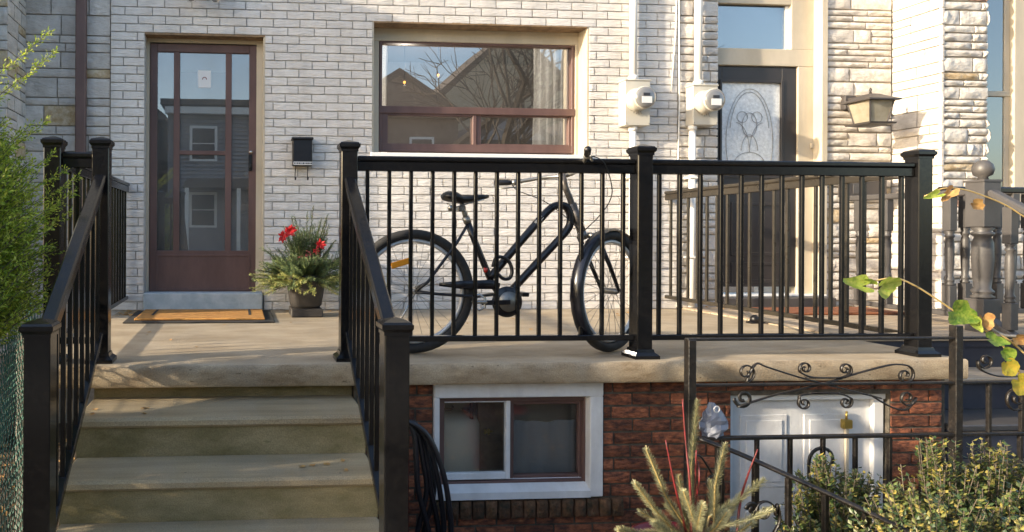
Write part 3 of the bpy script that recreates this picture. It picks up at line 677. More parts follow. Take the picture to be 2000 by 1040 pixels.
# ------------------------------------------------------------------ the concrete porch with its steps and red brick base
PWX0, PWX1 = -1.0, 3.935
porch = thing('front_porch', (1.45, 3.6, GZ), 'tan concrete porch slab with worn steps on a dark red brick base', 'porch')
b = MB(); b.box(PWX0, PWX1, SLF, W + .012, -.112, 0, .014); b.build('slab', 'concrete', porch)
b = MB(); vs = []
# rough front lip of the slab
n = 120
for j, (yy, zz) in enumerate(((.008, -.002), (-.004, -.010), (-.006, -.04), (-.006, -.095), (.002, -.108))):
    for i in range(n + 1):
        x = PWX0 + (PWX1 - PWX0) * i / n; vs.append((x, SLF + yy + R.uniform(-.0012, .0012), zz + R.uniform(-.002, .002)))
b.add(vs, [(j * (n + 1) + i, (j + 1) * (n + 1) + i, (j + 1) * (n + 1) + i + 1, j * (n + 1) + i + 1)[::-1] for j in range(4) for i in range(n)], True)
b.build('slab_lip', 'concrete_edge', porch)
sx0, sx1 = -.735, .60; h = .179; t_ = .288
for k in range(1, 6):
    ye = SLF - .02 - t_ * k; b = MB()
    if k == 5: break
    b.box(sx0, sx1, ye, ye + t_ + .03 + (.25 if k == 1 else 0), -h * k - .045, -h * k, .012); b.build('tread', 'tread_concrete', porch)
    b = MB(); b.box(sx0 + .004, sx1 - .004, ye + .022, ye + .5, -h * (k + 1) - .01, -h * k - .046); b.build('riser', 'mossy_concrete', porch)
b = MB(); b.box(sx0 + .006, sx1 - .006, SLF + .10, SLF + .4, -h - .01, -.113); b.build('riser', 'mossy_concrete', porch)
BWY = 3.58
bz = lambda px, py: PY(px, py, BWY)
vx0, vx1, vz0, vz1 = bz(847, 752).x, bz(1177, 752).x, bz(1000, 973).z, -.115
ex0, ex1, ez1 = bz(1430, 775).x, bz(1741, 775).x, bz(1600, 772).z
b = MB(); y0, y1 = BWY + .012, BWY + .25
for (a0, a1, c0, c1) in ((.62, vx0, -1.3, -.113), (vx0, vx1, -1.3, vz0), (vx1, ex0, -1.3, -.113), (ex1, 3.90, -1.9, -.113), (ex0, ex1, ez1, -.113)): b.box(a0, a1, y0, y1, c0, c1)
b.box(PIT[0] - .1, ex0, y0, y1, -1.9, -1.3)
bwall = b.build('wall', 'dark_mortar', porch)
rb = Units(120, 10, 5, 3, .006, .022, 'red_brick', .04)
rc = courses(.62, 3.895, -.115 - .0695 * 14, -.115, .0695, .213, .010, [(vx0, vx1 + .005, vz0, .5), (ex0, ex1, -3, ez1), (vx0 - .0, vx1 + .085, vz0 - .10, vz0)], 31)
lay(rc, rb, bwall, 'brick', lambda u, v: (Vector((u, BWY + .022, v)), 0), 300, joined_mat='red_brick')
# soldier course under the basement window
sb = Units(140, 6, 3, 5, .010, .030, 'red_brick_moss', .04)
x = vx0; k = 0
while x < vx1 + .08:
    me = sb.u[k % 6][0]; inst('sill_brick', me, bwall, (x + .004, BWY + .014, vz0 - .105), (.060, 1.2, .095)); x += .069; k += 1
b = MB(); b.box(.6, .64, SLF + .05, W, -1.3, -.113); b.box(3.90, 3.925, BWY + .02, W, -1.9, -.113); b.build('side_wall', 'dark_mortar', porch)
# basement window
b = MB(); y = BWY - .012; iz0, iz1 = bz(1000, 941).z, bz(1000, 776).z; ix0, ix1 = bz(858, 800).x, bz(1151, 800).x
b.box(vx0, vx1, y, y + .12, iz1, vz1, .004); b.box(vx0, ix0, y + .001, y + .12, vz0, iz1, .004); b.box(ix1, vx1, y + .001, y + .12, vz0, iz1, .004)
b.add([(ix0 - .002, y - .006, vz0), (ix1 + .002, y - .006, vz0), (ix1 + .002, y + .1, iz0), (ix0 - .002, y + .1, iz0), (ix0 - .002, y + .1, vz0), (ix1 + .002, y + .1, vz0), (ix0 - .002, y - .006, iz0 - .05), (ix1 + .002, y - .006, iz0 - .05)],
      [(0, 1, 7, 6), (6, 7, 2, 3), (0, 6, 3, 4), (1, 5, 2, 7), (0, 4, 5, 1)])
bwin = b.build('basement_window', 'worn_white_paint', porch)
yb = BWY + .06; b = MB(); fr(b, yb, 853, 771, 1156, 945, 866, 784, 1136, 934, .02, .04); b.build('frame', 'brown_paint', bwin)
b = MB(); fr(b, yb + .0, 860, 780, 994, 934, 866, 786, 985, 921, .018, .015); b.build('sash', 'worn_white_paint', bwin)
b = MB(); fr(b, yb + .03, 990, 780, 1140, 934, 1001, 789, 1127, 924, .02, .02); b.build('sash', 'brown_paint', bwin)
pane(bwin, yb + .005, 864, 784, 987, 923, 'basement_glass'); pane(bwin, yb + .035, 999, 787, 1129, 926, 'basement_glass')
b = MB(); zt_, zb_ = -.12, -1.25
b.box(.7, 2.3, 4.13, 4.18, zb_, zt_); b.box(.66, .7, 3.84, 4.18, zb_, zt_); b.box(.66, 2.3, 3.84, 4.18, zb_ - .05, zb_); b.build('basement_room', 'cream_wall', porch)
# things seen inside
c = PY(893, 880, 4.0); t = thing('water_heater', (c.x - .06, 4.0, -1.25), 'cream water heater tank seen through the left pane of the basement window', 'water heater')
b = MB(); b.lathe([(.16, 0), (.165, .02), (.165, .82), (.15, .86), (.05, .88)], (c.x - .06, 3.95, -1.25), 28); b.build('tank', 'tank', t)
b = MB(); p = PY(921, 790, 3.86); b.tube([(p.x, 3.86, -1.2), (p.x, 3.86, -.13)], .011, 10); t = b.build('water_pipe', 'old_pipe', None, org=(p.x, 3.86, -1.2)); tag(t, 'rusty vertical water pipe with a round valve behind the left basement pane', 'pipe')
p = PY(921, 866, 3.84); b = MB(); b.lathe([(.006, -.01), (.022, -.006), (.022, .006), (.006, .01)], p, 14, 'Y'); b.tube([p, p + Vector((0, .02, 0))], .008, 8); b.build('valve', 'old_pipe', t)
p = PY(890, 797, 3.86); b = MB(); b.tube([PY(868, 800, 3.86), PY(882, 800, 3.86), PY(885, 793, 3.86)], .007, 8); b.tube([PY(902, 800, 3.86), PY(921, 800, 3.86)], .006, 8); b.build('branch', 'old_pipe', t)
A, B = PY(934, 780, 3.9), PY(990, 930, 3.9); b = MB(); b.box(A.x, B.x + .03, 3.9, 3.92, B.z, A.z + .05, .002); tag(b.build('brown_board', 'brown_board', None, org=(A.x, 3.9, B.z)), 'mottled brown board standing behind the left basement pane', 'board')
p = PY(952, 843, 3.88); b = MB()
for a in range(5):
    an = a * 2 * PI / 5; b.tube([p, p + Vector((math.cos(an) * .026, -.006, math.sin(an) * .018))], [.006, .008], 7)
tag(b.build('gas_valve', 'brass', None, org=p), 'small brass valve handle on the brown board in the basement', 'valve')
A, B = PY(994, 818, 3.72), PY(1140, 935, 3.72); b = MB(); vs = []
for j in range(5):
    for i in range(25): vs.append((A.x + (B.x - A.x) * i / 24, 3.72 + .012 * math.sin(i * .9) + .004 * j, (A.z - .02 + .03 * abs(i / 24 - .45)) + (B.z - A.z) * j / 4))
b.add(vs, [(j * 25 + i, (j + 1) * 25 + i, (j + 1) * 25 + i + 1, j * 25 + i + 1) for j in range(4) for i in range(24)], True)
tag(b.build('cloth_sheet', 'grey_sheet', None, org=(A.x, 3.72, B.z)), 'grey cloth sheet hung behind the right pane of the basement window', 'cloth')
# basement door
b = MB(); yd = BWY + .062; A = Vector((ex0, 0, ez1)); B = Vector((ex1, 0, -1.84))
b.box(ex0, ex1, yd, yd + .04, B.z, A.z); bdoor = b.build('basement_door', 'worn_white_paint', porch)
b = MB(); b.box(ex0, ex1, yd - .03, yd - .001, A.z - .035, A.z, .003); b.box(ex1 - .07, ex1 - .012, yd - .029, yd - .001, B.z, A.z - .036, .003); b.box(ex0, ex0 + .03, yd - .029, yd - .001, B.z, A.z - .036, .003); b.build('frame', 'white_paint', bdoor)
for (a0, a1, c0, c1) in ((.09, .36, -.52, -.12), (.46, .73, -.52, -.12), (.09, .36, -1.1, -.62), (.46, .73, -1.1, -.62)):
    b = MB(); X0, X1, Z0, Z1 = ex0 + a0, ex0 + a1, A.z + c0, A.z + c1
    b.box(X0, X1, yd - .006, yd - .0005, Z0, Z1, .003); b.box(X0 + .03, X1 - .03, yd - .011, yd - .0065, Z0 + .03, Z1 - .03, .005); b.build('panel', 'worn_white_paint', bdoor)
p = PY(1656, 826, yd - .03)
b = MB(); b.box(p.x - .026, p.x + .03, yd - .034, yd - .0, p.z - .035, p.z + .015, .006); b.tube([(p.x, yd - .02, p.z + .01), (p.x + .002, yd - .02, p.z + .06)], .006, 8); b.build('latch', 'brass', bdoor)
b = MB(); b.box(p.x - .008, p.x + .010, yd - .028, yd - .015, -1.2, p.z - .036, .002); b.build('astragal', 'beige_paint', bdoor)

# ------------------------------------------------------------------ black aluminium railings
def post(parent, x, y, z0, z1, s=.0425, flange=True):
    b = MB(); b.box(x - s, x + s, y - s, y + s, z0, z1 - .028, .004); o = b.build('post', 'black_metal', parent, org=(x, y, z0))
    b = MB(); c = Vector((x, y, 0)); fru(b, c, s + .003, s + .003, z1 - .062, z1 - .05); fru(b, c, s + .003, s + .011, z1 - .05, z1 - .038); fru(b, c, s + .012, s + .012, z1 - .038, z1 - .022); fru(b, c, s + .008, s + .004, z1 - .022, z1 - .014); fru(b, c, s + .004, .006, z1 - .014, z1)
    b.build('cap', 'black_metal', o)
    if flange:
        b = MB(); fru(b, c, s + .026, s + .026, z0, z0 + .018); fru(b, c, s + .026, s + .008, z0 + .018, z0 + .034); fru(b, c, s + .008, s + .004, z0 + .034, z0 + .05); b.build('base_flange', 'black_metal', o)
    return o
BAL = {}
def bal_mesh(h, m='black_metal'):
    k = (round(h, 3), m)
    if k not in BAL:
        b = MB(); b.box(-.0095, .0095, -.0095, .0095, 0, h, .002); me = b.mesh('baluster'); me.materials.append(M[m]); BAL[k] = me
    return BAL[k]
def rail(parent, p, q, top=1.07, bot=.095, n=None, skip_end=True, m='black_metal', zt=0):
    """level railing between p and q (on post faces)."""
    p, q = Vector(p), Vector(q); z = p.z
    up = Vector((0, 0, 1))
    b = MB(); b.bar(p + up * (top - .014), q + up * (top - .014 + zt), .058, .028, c=.007); b.bar(p + up * (top - .0535), q + up * (top - .0535 + zt), .042, .05, c=.004); b.build('top_rail', m, parent)
    b = MB(); b.bar(p + up * (bot + .014), q + up * (bot + .014), .040, .030, c=.004); b.build('bottom_rail', m, parent)
    L = (q - p).length; n = n or round(L / .1165); sp = L / n
    for k in range(n):
        t = (k + .5) / n if not skip_end else (k + .5) / n
        c = p.lerp(q, t); inst('baluster', bal_mesh(top - .0785 - bot - .029, m), parent, c + up * (bot + .029))
PH = 1.152
fr_rail = thing('porch_railing', (XM, FR, 0), 'long black metal railing along the front edge of the porch in front of the bicycle', 'railing')
post(fr_rail, XL1, FR, 0, PH); post(fr_rail, XM, FR, 0, PH); post(fr_rail, XR, FR, 0, PH)
rail(fr_rail, (XL1 + .043, FR, 0), (XM - .043, FR, 0), n=13); rail(fr_rail, (XM + .043, FR, 0), (XR - .043, FR, 0), n=13)
lr = thing('porch_railing', (XO, FR, 0), 'black metal corner railing at the left side of the porch, beside the cedar', 'railing')
post(lr, XO, FR, 0, PH); post(lr, XL0, FR, 0, PH)
rail(lr, (XO + .043, FR, 0), (XL0 - .043, FR, 0), n=1); rail(lr, (XO, FR + .043, 0), (XO, W - .005, 0), n=19)
dv = thing('porch_railing', (XR, 4.7, 0), 'black metal side railing running from the right corner post back to the wall', 'railing')
rail(dv, (XR, FR + .043, 0), (XR, W - .02, 0), n=19, zt=-.03, m='black_metal_warm_reflection')
def stair_rail(x, lab):
    yn = 2.52; t = thing('stair_railing', (x, yn, GZ), lab, 'railing', 'railings of the porch steps')
    post(t, x, yn, GZ + .02, .36, .046, True)
    p, q = Vector((x, FR - .043, .945)), Vector((x, yn + .045, .29))
    b = MB(); b.bar(p, q, .06, .032, c=.008); b.bar(p - Vector((0, 0, .045)), q - Vector((0, 0, .045)), .042, .045, c=.004); b.build('top_rail', 'black_metal', t)
    d = Vector((0, 0, .80)); b = MB(); b.bar(p - d, q - d, .040, .030, c=.004); b.build('bottom_rail', 'black_metal', t)
    for k in range(9):
        c = p.lerp(q, (k + .5) / 9) - Vector((0, 0, .79)); inst('baluster', bal_mesh(.735), t, c)
stair_rail(XL0, 'sloping black railing down the left side of the steps, beside the wire mesh')
stair_rail(XL1, 'sloping black railing down the right side of the steps, beside the red brick')

# ------------------------------------------------------------------ right porch: boards, steps, grey balustrade
rp = thing('wooden_porch', (4.6, 4.9, GZ), 'neighbouring wooden deck of weathered tan boards with dark painted steps at the right', 'porch')
yy = 4.19; bd = MB(); bd.box(0, 1, 0, .098, -.03, 0, .004); bme = bd.mesh('deck_board'); bme.materials.append(M['deck_wood'])
while yy < W - .02:
    inst('deck_board', bme, rp, (3.94, yy, .012), (4.0, 1, 1)); yy += .104
b = MB(); b.box(3.94, 7.9, 4.21, W, -.06, -.02); b.box(3.945, 7.9, 4.22, 4.26, GZ, -.03); b.build('skirt', 'navy_paint', rp)
for k in (1, 2, 3, 4):
    ye = 4.20 - .31 * k; b = MB(); b.box(3.945, 5.0, ye - .02, ye + .31, -.19 * k - .035, -.19 * k, .006); b.build('tread', 'deck_wood' if k < 2 else 'grey_paint', rp)
    b = MB(); b.box(3.947, 4.998, ye + .01, ye + .05, -.19 * (k + 1), -.19 * k - .036); b.build('riser', 'navy_paint', rp)
NX, NY = 5.07, 4.40
gb = thing('balustrade', (NX, NY, 0), 'grey painted turned balustrade with a ball topped newel on the wooden deck', 'balustrade')
def turned(b, x, y, z0, z1, s, big=False):
    H = z1 - z0; b.box(x - s, x + s, y - s, y + s, z0, z0 + H * .22, .003); b.box(x - s, x + s, y - s, y + s, z1 - H * .30, z1, .003)
    a, e = z0 + H * .22, z1 - H * .30; h_ = e - a
    pr = [(.9, 0), (1.05, .03), (.75, .06), (.98, .09), (.98, .11), (.7, .15), (.82, .3), (.95, .55), (.9, .78), (.7, .86), (.98, .89), (.98, .92), (.72, .94), (1.0, .98), (.9, 1)]
    b.lathe([(r * s, a + t * h_) for r, t in pr], (x, y, 0), 16)
b = MB(); turned(b, NX, NY, .012, 1.03, .062); fru(b, Vector((NX, NY, 0)), .068, .068, 1.03, 1.045); b.lathe([(.03, 0), (.026, .02), (.05, .035), (.06, .07), (.052, .105), (.03, .13), (.006, .138)], (NX, NY, 1.045), 20); b.build('newel_post', 'grey_paint', gb)
def gbal(x, y, z0, z1):
    k = ('g', round(z1 - z0, 3))
    if k not in BAL:
        b = MB(); turned(b, 0, 0, 0, z1 - z0, .028); me = b.mesh('baluster'); me.materials.append(M['grey_paint']); BAL[k] = me
    inst('baluster', BAL[k], gb, (x, y, z0))
b = MB(); b.bar((NX, NY + .05, .965), (NX, 5.44, .965), .07, .045, c=.01); b.build('handrail', 'grey_paint', gb)
b = MB(); b.bar((NX, NY + .05, .11), (NX, 5.44, .11), .06, .035, c=.005); b.build('bottom_rail', 'grey_paint', gb)
for k in range(4): gbal(NX, NY + .22 + k * .24, .128, .942)
b = MB(); b.bar((NX, NY - .05, .96), (NX, NY - 1.05, .96 - .62), .07, .045, c=.01); b.build('handrail', 'grey_paint', gb)
b = MB(); b.bar((NX, NY - .05, .10), (NX, NY - 1.05, .10 - .62), .06, .035, c=.005); b.build('bottom_rail', 'grey_paint', gb)
for k in range(7): yv = .17 + k * .135; gbal(NX, NY - yv, .12 - .62 * (yv - .05), .93 - .62 * (yv - .05))
b = MB(); b.bar((NX + .07, NY + .35, 1.0), (7.8, NY + .35, 1.0), .07, .045, c=.01); b.build('handrail', 'black_metal', gb)
b = MB(); b.bar((NX + .07, NY + .35, .11), (7.8, NY + .35, .11), .06, .035, c=.005); b.build('bottom_rail', 'grey_paint', gb)
for k in range(12): gbal(NX + .14 + k * .125, NY + .35, .128, .975)

# ------------------------------------------------------------------ bicycle
BYK = 3.775
bk = thing('bicycle', (1.3, BYK, 0), 'black city bicycle with its front wheel turned, parked behind the porch railing', 'bicycle')
P = lambda px, py, dy=0: PY(px, py, BYK + dy)
hub = P(806, 570); RAD = .343; hub.z = RAD + .002
fh = P(1192, 574); fh.z = RAD + .002
AL = math.radians(31)
def wheel(c, dirv, name='wheel'):
    d = Vector(dirv).normalized(); n_ = Vector((-d.y, d.x, 0)); up = Vector((0, 0, 1))
    o = MB(); K = 56
    o.tube([c + (d * math.cos(2 * PI * k / K) + up * math.sin(2 * PI * k / K)) * (RAD - .027) for k in range(K)], .027, 10, closed=True)
    wobj = o.build('wheel', 'tyre_rubber', bk, org=c)
    o = MB(); o.tube([c + (d * math.cos(2 * PI * k / K) + up * math.sin(2 * PI * k / K)) * (RAD - .064) for k in range(K)], .012, 8, closed=True, flat=(1, 1)); o.build('rim', 'rim_silver', wobj)
    o = MB()
    for k in range(28):
        a = 2 * PI * k / 28; a2 = a + (.5 if k % 4 < 2 else -.5); s = .02 if k % 2 else -.02
        o.tube([c + (d * math.cos(a2) + up * math.sin(a2)) * .022 + n_ * s, c + (d * math.cos(a) + up * math.sin(a)) * (RAD - .07)], .0013, 4)
    o.build('spokes', 'dull_steel', wobj)
    o = MB(); o.tube([c - n_ * .05, c - n_ * .03, c + n_ * .03, c + n_ * .05], [.010, .018, .018, .010], 12); o.build('hub', 'dull_steel', wobj)
    return wobj, d, n_
wr, d, n_ = wheel(hub, (1, 0, 0))
b = MB(); A = P(764, 520, -.02); B = P(801, 509, -.02); b.bar(A, B, .012, .034, up=(0, 0, 1)); b.build('spoke_reflector', 'orange_reflector', wr)
wf, fd, fn = wheel(fh, (math.cos(AL), math.sin(AL), 0))
fr_ = MB()
def pipe(pts, r, m='bike_black', name='frame_tube', n=12):
    b = MB(); b.tube(pts, r, n); return b.build(name, m, bk)
BB = P(983, 588)
def smooth(pts, n=6):
    pts = [Vector(p) for p in pts]; out = []
    for i in range(len(pts) - 1):
        p0, p1, p2, p3 = pts[max(i - 1, 0)], pts[i], pts[i + 1], pts[min(i + 2, len(pts) - 1)]
        for k in range(n):
            t = k / n; out.append(.5 * ((2 * p1) + (p2 - p0) * t + (2 * p0 - 5 * p1 + 4 * p2 - p3) * t * t + (3 * p1 - p0 - 3 * p2 + p3) * t ** 3))
    out.append(pts[-1]); return out
loop = smooth([P(955, 545), P(1000, 492), P(1045, 440), P(1075, 408), P(1093, 401), P(1107, 406), P(1114, 424), P(1110, 446), P(1085, 475), P(1045, 518), P(988, 580)], 5)
pipe(loop, .0215)
pipe([P(911, 428), P(930, 478), P(960, 552), BB], .018)
b = MB(); b.tube([P(902, 398), P(911, 430)], .0135, 10); b.tube([P(909, 424), P(914, 436)], .021, 10); b.build('seat_post', 'dull_steel', bk)
for s in (-.05, .05):
    pipe([P(914, 438, s * .2), P(893, 474, s), P(835, 552, s), hub + Vector((0, s, 0))], .0085, n=8)
    pipe([P(965, 575, s * .6), P(930, 580, s), P(860, 575, s), hub + Vector((0, s, 0))], .009, n=8)
b = MB(); b.tube([P(858, 556, -.055), P(900, 557, -.055), P(958, 556, -.055), P(975, 560, -.055)], [.010, .024, .028, .020], 8, flat=(.45, 1)); b.build('chain_guard', 'bike_black', bk)
b = MB(); b.lathe([(.030, -.006), (.082, -.008), (.086, 0), (.082, .010), (.030, .010)], BB + Vector((0, -.055, 0)), 28, 'Y'); b.lathe([(.03, -.01), (.03, .1)], BB + Vector((0, -.05, 0)), 14, 'Y'); cr = b.build('chain_ring', 'bike_black', bk)
b = MB(); b.lathe([(.002, -.013), (.056, -.012), (.056, -.009)], BB + Vector((.006, -.055, .002)), 24, 'Y'); b.build('chain_disc', 'dull_steel', cr)
b = MB(); b.bar(BB + Vector((.01, -.075, .0)), P(941, 592, -.085), .012, .026); b.build('crank', 'bike_black', bk)
b = MB(); b.bar(BB + Vector((-.01, .07, .0)), P(1018, 576, .08), .012, .026); b.build('crank', 'bike_black', bk)
b = MB(); c = P(936, 590, -.13); b.tube([c + Vector((-.03, 0, .03)), c + Vector((.0, 0, .04)), c + Vector((.03, 0, .02)), c + Vector((.03, 0, -.03)), c + Vector((0, 0, -.045)), c + Vector((-.03, 0, -.03))], .007, 7, closed=True); b.tube([c, c + Vector((0, .05, 0))], .008, 8); b.box(c.x - .035, c.x + .035, c.y - .03, c.y + .03, c.z - .008, c.z + .008, .004); b.build('pedal', 'chrome', bk)
b = MB(); c = P(1022, 575, .13); b.box(c.x - .02, c.x + .02, c.y - .04, c.y + .04, c.z - .012, c.z + .012, .004); b.build('pedal', 'black_plastic', bk)
b = MB(); c = P(980, 522, -.05); b.tube(smooth([c + Vector(q) for q in ((-.05, 0, .0), (-.035, 0, .045), (0, 0, .055), (.04, 0, .03), (.058, 0, -.02), (.045, 0, -.06), (.01, 0, -.065), (-.02, 0, -.04))], 4), .010, 8); b.build('bicycle_lock', 'black_plastic', bk)
b = MB(); b.tube([P(945, 528, -.03), P(951, 528, -.03)], .013, 10); b.build('rear_reflector', 'red_reflector', bk)
# saddle
b = MB(); vs = []; ns = 12; sA, sB = P(864, 388), P(954, 384)
prof = [(0, .035, .010), (.04, .062, .022), (.12, .075, .030), (.25, .074, .032), (.4, .05, .026), (.6, .026, .02), (.85, .018, .017), (1, .008, .009)]
for (t, wd, th) in prof:
    c = sA.lerp(sB, t) + Vector((0, 0, .012 * (1 - 2 * abs(t - .5)) * -1 + (.012 if t < .3 else 0)))
    for k in range(ns):
        a = 2 * PI * k / ns; vs.append(c + Vector((0, math.cos(a) * wd, math.sin(a) * th)))
fs = [(i * ns + k, i * ns + (k + 1) % ns, (i + 1) * ns + (k + 1) % ns, (i + 1) * ns + k) for i in range(len(prof) - 1) for k in range(ns)] + [list(range(ns))[::-1], list(range((len(prof) - 1) * ns, len(prof) * ns))]
b.add(vs, fs, True); sad = b.build('saddle', 'black_plastic', bk)
b = MB(); 
for s in (-.02, .02): b.tube([P(872, 398, s), P(890, 405, s), P(915, 398, s), P(945, 390, s)], .0035, 6)
b.lathe([(.012, -.03), (.016, -.01), (.012, .0)], P(880, 402, .03), 8); b.lathe([(.012, -.03), (.016, -.01), (.012, .0)], P(880, 402, -.03), 8); b.box(P(895, 0).x, P(910, 0).x, BYK - .02, BYK + .02, P(0, 408).z, P(0, 396).z, .004); b.build('saddle_rails', 'chrome', sad)
# steering
crown = P(1148, 462); st = P(1100, 338)
pipe([P(1098, 340), P(1104, 366), P(1113, 388), P(1137, 456)], .0175, 'worn_steel', 'stem')
pipe([P(1117, 398), P(1138, 459)], .0235, 'worn_steel', 'head_tube')
b = MB(); b.tube([P(1135, 452), P(1141, 467)], .025, 14); b.tube([crown - fn * .055, crown - fn * .02 + Vector((0, 0, .006)), crown + fn * .02 + Vector((0, 0, .006)), crown + fn * .055], .016, 10)
b.build('fork_crown', 'dull_steel', bk)
for s in (-1, 1):
    pipe([crown + fn * (.055 * s), crown.lerp(fh, .5) + fn * (.056 * s) + Vector((.004, 0, 0)), fh + fn * (.052 * s)], [.014, .012, .009], 'bike_black', 'fork_blade')
b = MB(); pts = []
for k in range(7):
    a = PI * .47 + k * .05; pts.append(fh + (fd * math.cos(a) + Vector((0, 0, math.sin(a)))) * (RAD + .018))
b.tube([pts[0], pts[-1]], .004, 6)
fe = MB(); vs = []; K = 14
for k in range(K + 1):
    a = PI * .28 + PI * .95 * k / K; cc = fh + (fd * math.cos(a) + Vector((0, 0, math.sin(a)))) * (RAD + .012)
    for s in (-1, -.5, .5, 1): vs.append(cc + fn * (.030 * s) - (fd * math.cos(a) + Vector((0, 0, math.sin(a)))) * (.012 if abs(s) == 1 else 0))
fe.add(vs, [(k * 4 + j, k * 4 + j + 1, (k + 1) * 4 + j + 1, (k + 1) * 4 + j) for k in range(K) for j in range(3)], True)
fe.build('mudguard', 'bike_black', bk)
S = Vector((st.x, st.y, .975)); GL = Vector((S.x - .31, S.y + .19, .962)); GR = Vector((S.x - .035, S.y - .34, 1.10))
hb = smooth([GL, GL.lerp(S, .30) + Vector((.01, .03, .0)), S + Vector((-.06, .11, .015)), S + Vector((.03, .02, .02)), S + Vector((.05, -.09, .05)), GR.lerp(S, .30) + Vector((.035, -.0, .01)), GR], 6)
pipe(hb, .0115, 'dull_steel', 'handlebar')
for g, h_ in ((GL, hb[4]), (GR, hb[-5])):
    b = MB(); e = (g - h_).normalized(); b.tube([h_ - e * .02, h_, g, g + e * .012], [.014, .017, .018, .012], 12); b.build('grip', 'black_plastic', bk)
    b = MB(); q_ = h_ - e * .035; b.tube([q_ - e * .012, q_ + e * .012], .018, 10); b.tube([q_, q_ + Vector((.02, -.02, -.028)), q_ + Vector((.0, -.03, -.035)) + e * .10], .005, 7); b.build('brake_lever', 'dull_steel', bk)
b = MB(); b.tube(smooth([hb[5], P(1010, 372, .05), P(1060, 392, -.03), P(1100, 420, -.03), P(1140, 458, -.03)]), .0028, 6); b.build('brake_cable', 'black_plastic', bk)
b = MB(); b.tube(smooth([hb[-6], Vector(hb[-6]) + Vector((.10, .02, -.03)), P(1195, 365, -.15), P(1190, 395, -.1), P(1168, 425, -.06), P(1140, 452, -.03)]), .0028, 6); b.build('brake_cable', 'black_plastic', bk)
b = MB(); b.tube([hub + Vector((-.0, -.06, -.0)), P(796, 600, -.09), P(775, 640, -.13)], .005, 6); b.build('kickstand', 'chrome', bk)
def text(s, size, origin, xdir, updir, m, parent, name='lettering', depth=.0006):
    cu = bpy.data.curves.new('t', 'FONT'); cu.body = s; cu.size = size; cu.extrude = depth; cu.align_x = 'CENTER'; cu.align_y = 'CENTER'
    o = bpy.data.objects.new('t', cu); col.objects.link(o); dg = bpy.context.evaluated_depsgraph_get(); me = bpy.data.meshes.new_from_object(o.evaluated_get(dg)); bpy.data.objects.remove(o)
    x = Vector(xdir).normalized(); u = Vector(updir).normalized(); z = x.cross(u); T = Matrix((x, u, z)).transposed().to_4x4(); T.translation = Vector(origin)
    me.transform(T); me.transform(Matrix.Translation(-ORG[parent.name])); me.materials.clear(); me.materials.append(M[m])
    ob = bpy.data.objects.new(name, me); col.objects.link(ob); ob.parent = parent; return ob
tx = P(1053, 431, -.0205); dirx = (P(1075, 408) - P(1020, 468)).normalized(); upx = Vector((-dirx.z, 0, dirx.x))
text('TE', .030, tx + dirx * .02, upx, -dirx, 'label_white', bk); text('18', .030, tx - dirx * .014, upx, -dirx, 'label_white', bk)

# ------------------------------------------------------------------ mats, planter
A = PZ(278, 627, 0); B = PZ(525, 603, 0)
t = thing('doormat', ((A.x + B.x) / 2, 5.5, 0), 'orange coir doormat with black rubber edging in front of the brown door', 'doormat')
b = MB(); b.box(-.83, .27, 5.06, 5.80, .001, .012, .004); b.build('rubber_base', 'mat_edge', t)
b = MB(); b.box(-.76, .20, 5.14, 5.74, .0125, .028, .006)
b.build('coir_pile', 'mat_coir', t)
b = MB(); b.box(-.66, -.64, 5.33, 5.69, .0285, .030); b.box(.08, .10, 5.33, 5.69, .0285, .030); b.build('stripe', 'mat_edge', t)
b = MB(); b.box(4.36, 5.45, 5.30, 5.72, .014, .034, .006); tag(b.build('doormat', 'brown_mat', None, org=(4.9, 5.5, .013)), 'reddish brown doormat on the wooden deck in front of the dark glazed door', 'doormat')

def needles(b, p, q, L, n, r=.0012, spread=1.0, bend=None, droop=0):
    """a conifer shoot from p to q clothed with needles"""
    p, q = Vector(p), Vector(q); ax = (q - p); ln = ax.length; ax.normalize()
    s1 = ax.orthogonal().normalized(); s2 = ax.cross(s1)
    for k in range(n):
        t = (k + R.random()) / n; a = k * 2.4 + R.random()
        o = s1 * math.cos(a) + s2 * math.sin(a); c = p + ax * (ln * t)
        l = L * (1 - .35 * max(0, t - .7) / .3) * R.uniform(.75, 1.1)
        e = c + (o * spread + ax * .9).normalized() * l + Vector((0, 0, -droop * l)); sd_ = (ax.cross(o)).normalized() * r
        b.add([c - sd_, c + sd_, e + sd_ * .3, e - sd_ * .3], [(0, 1, 2, 3)])
pc = PZ(597, 610, 0); pc.z = 0; pc.y = 5.50; pc.x = PY(597, 600, 5.5).x
t = thing('planter_pot', pc, 'dark grey tapered planter pot on a square base between the door and the steps railing', 'planter')
b = MB(); b.box(pc.x - .125, pc.x + .125, pc.y - .125, pc.y + .125, .001, .068, .008); b.build('foot', 'pot_grey', t)
b = MB(); vs = []; prof = [(.105, .069), (.125, .09), (.142, .19), (.158, .29), (.164, .302), (.164, .33), (.15, .33), (.14, .29)]
ns = 32
for (r, z) in prof:
    for k in range(ns):
        a = 2 * PI * k / ns; e = 4.0; ca, sa = math.cos(a), math.sin(a); rr = r / ((abs(ca) ** e + abs(sa) ** e) ** (1 / e)); rr = r * .35 + rr * .65
        vs.append((pc.x + rr * ca, pc.y + rr * sa, z))
b.add(vs, [(i * ns + k, i * ns + (k + 1) % ns, (i + 1) * ns + (k + 1) % ns, (i + 1) * ns + k) for i in range(len(prof) - 1) for k in range(ns)] + [list(range(ns))[::-1], list(range((len(prof) - 1) * ns, len(prof) * ns))], True)
b.build('pot', 'pot_grey', t)
pl = thing('evergreen_arrangement', (pc.x, pc.y, .29), 'winter arrangement of spruce tips and red flowers in the dark grey pot', 'plant')
b = MB(); bs = MB(); b3 = MB(); base = Vector((pc.x, pc.y, .30))
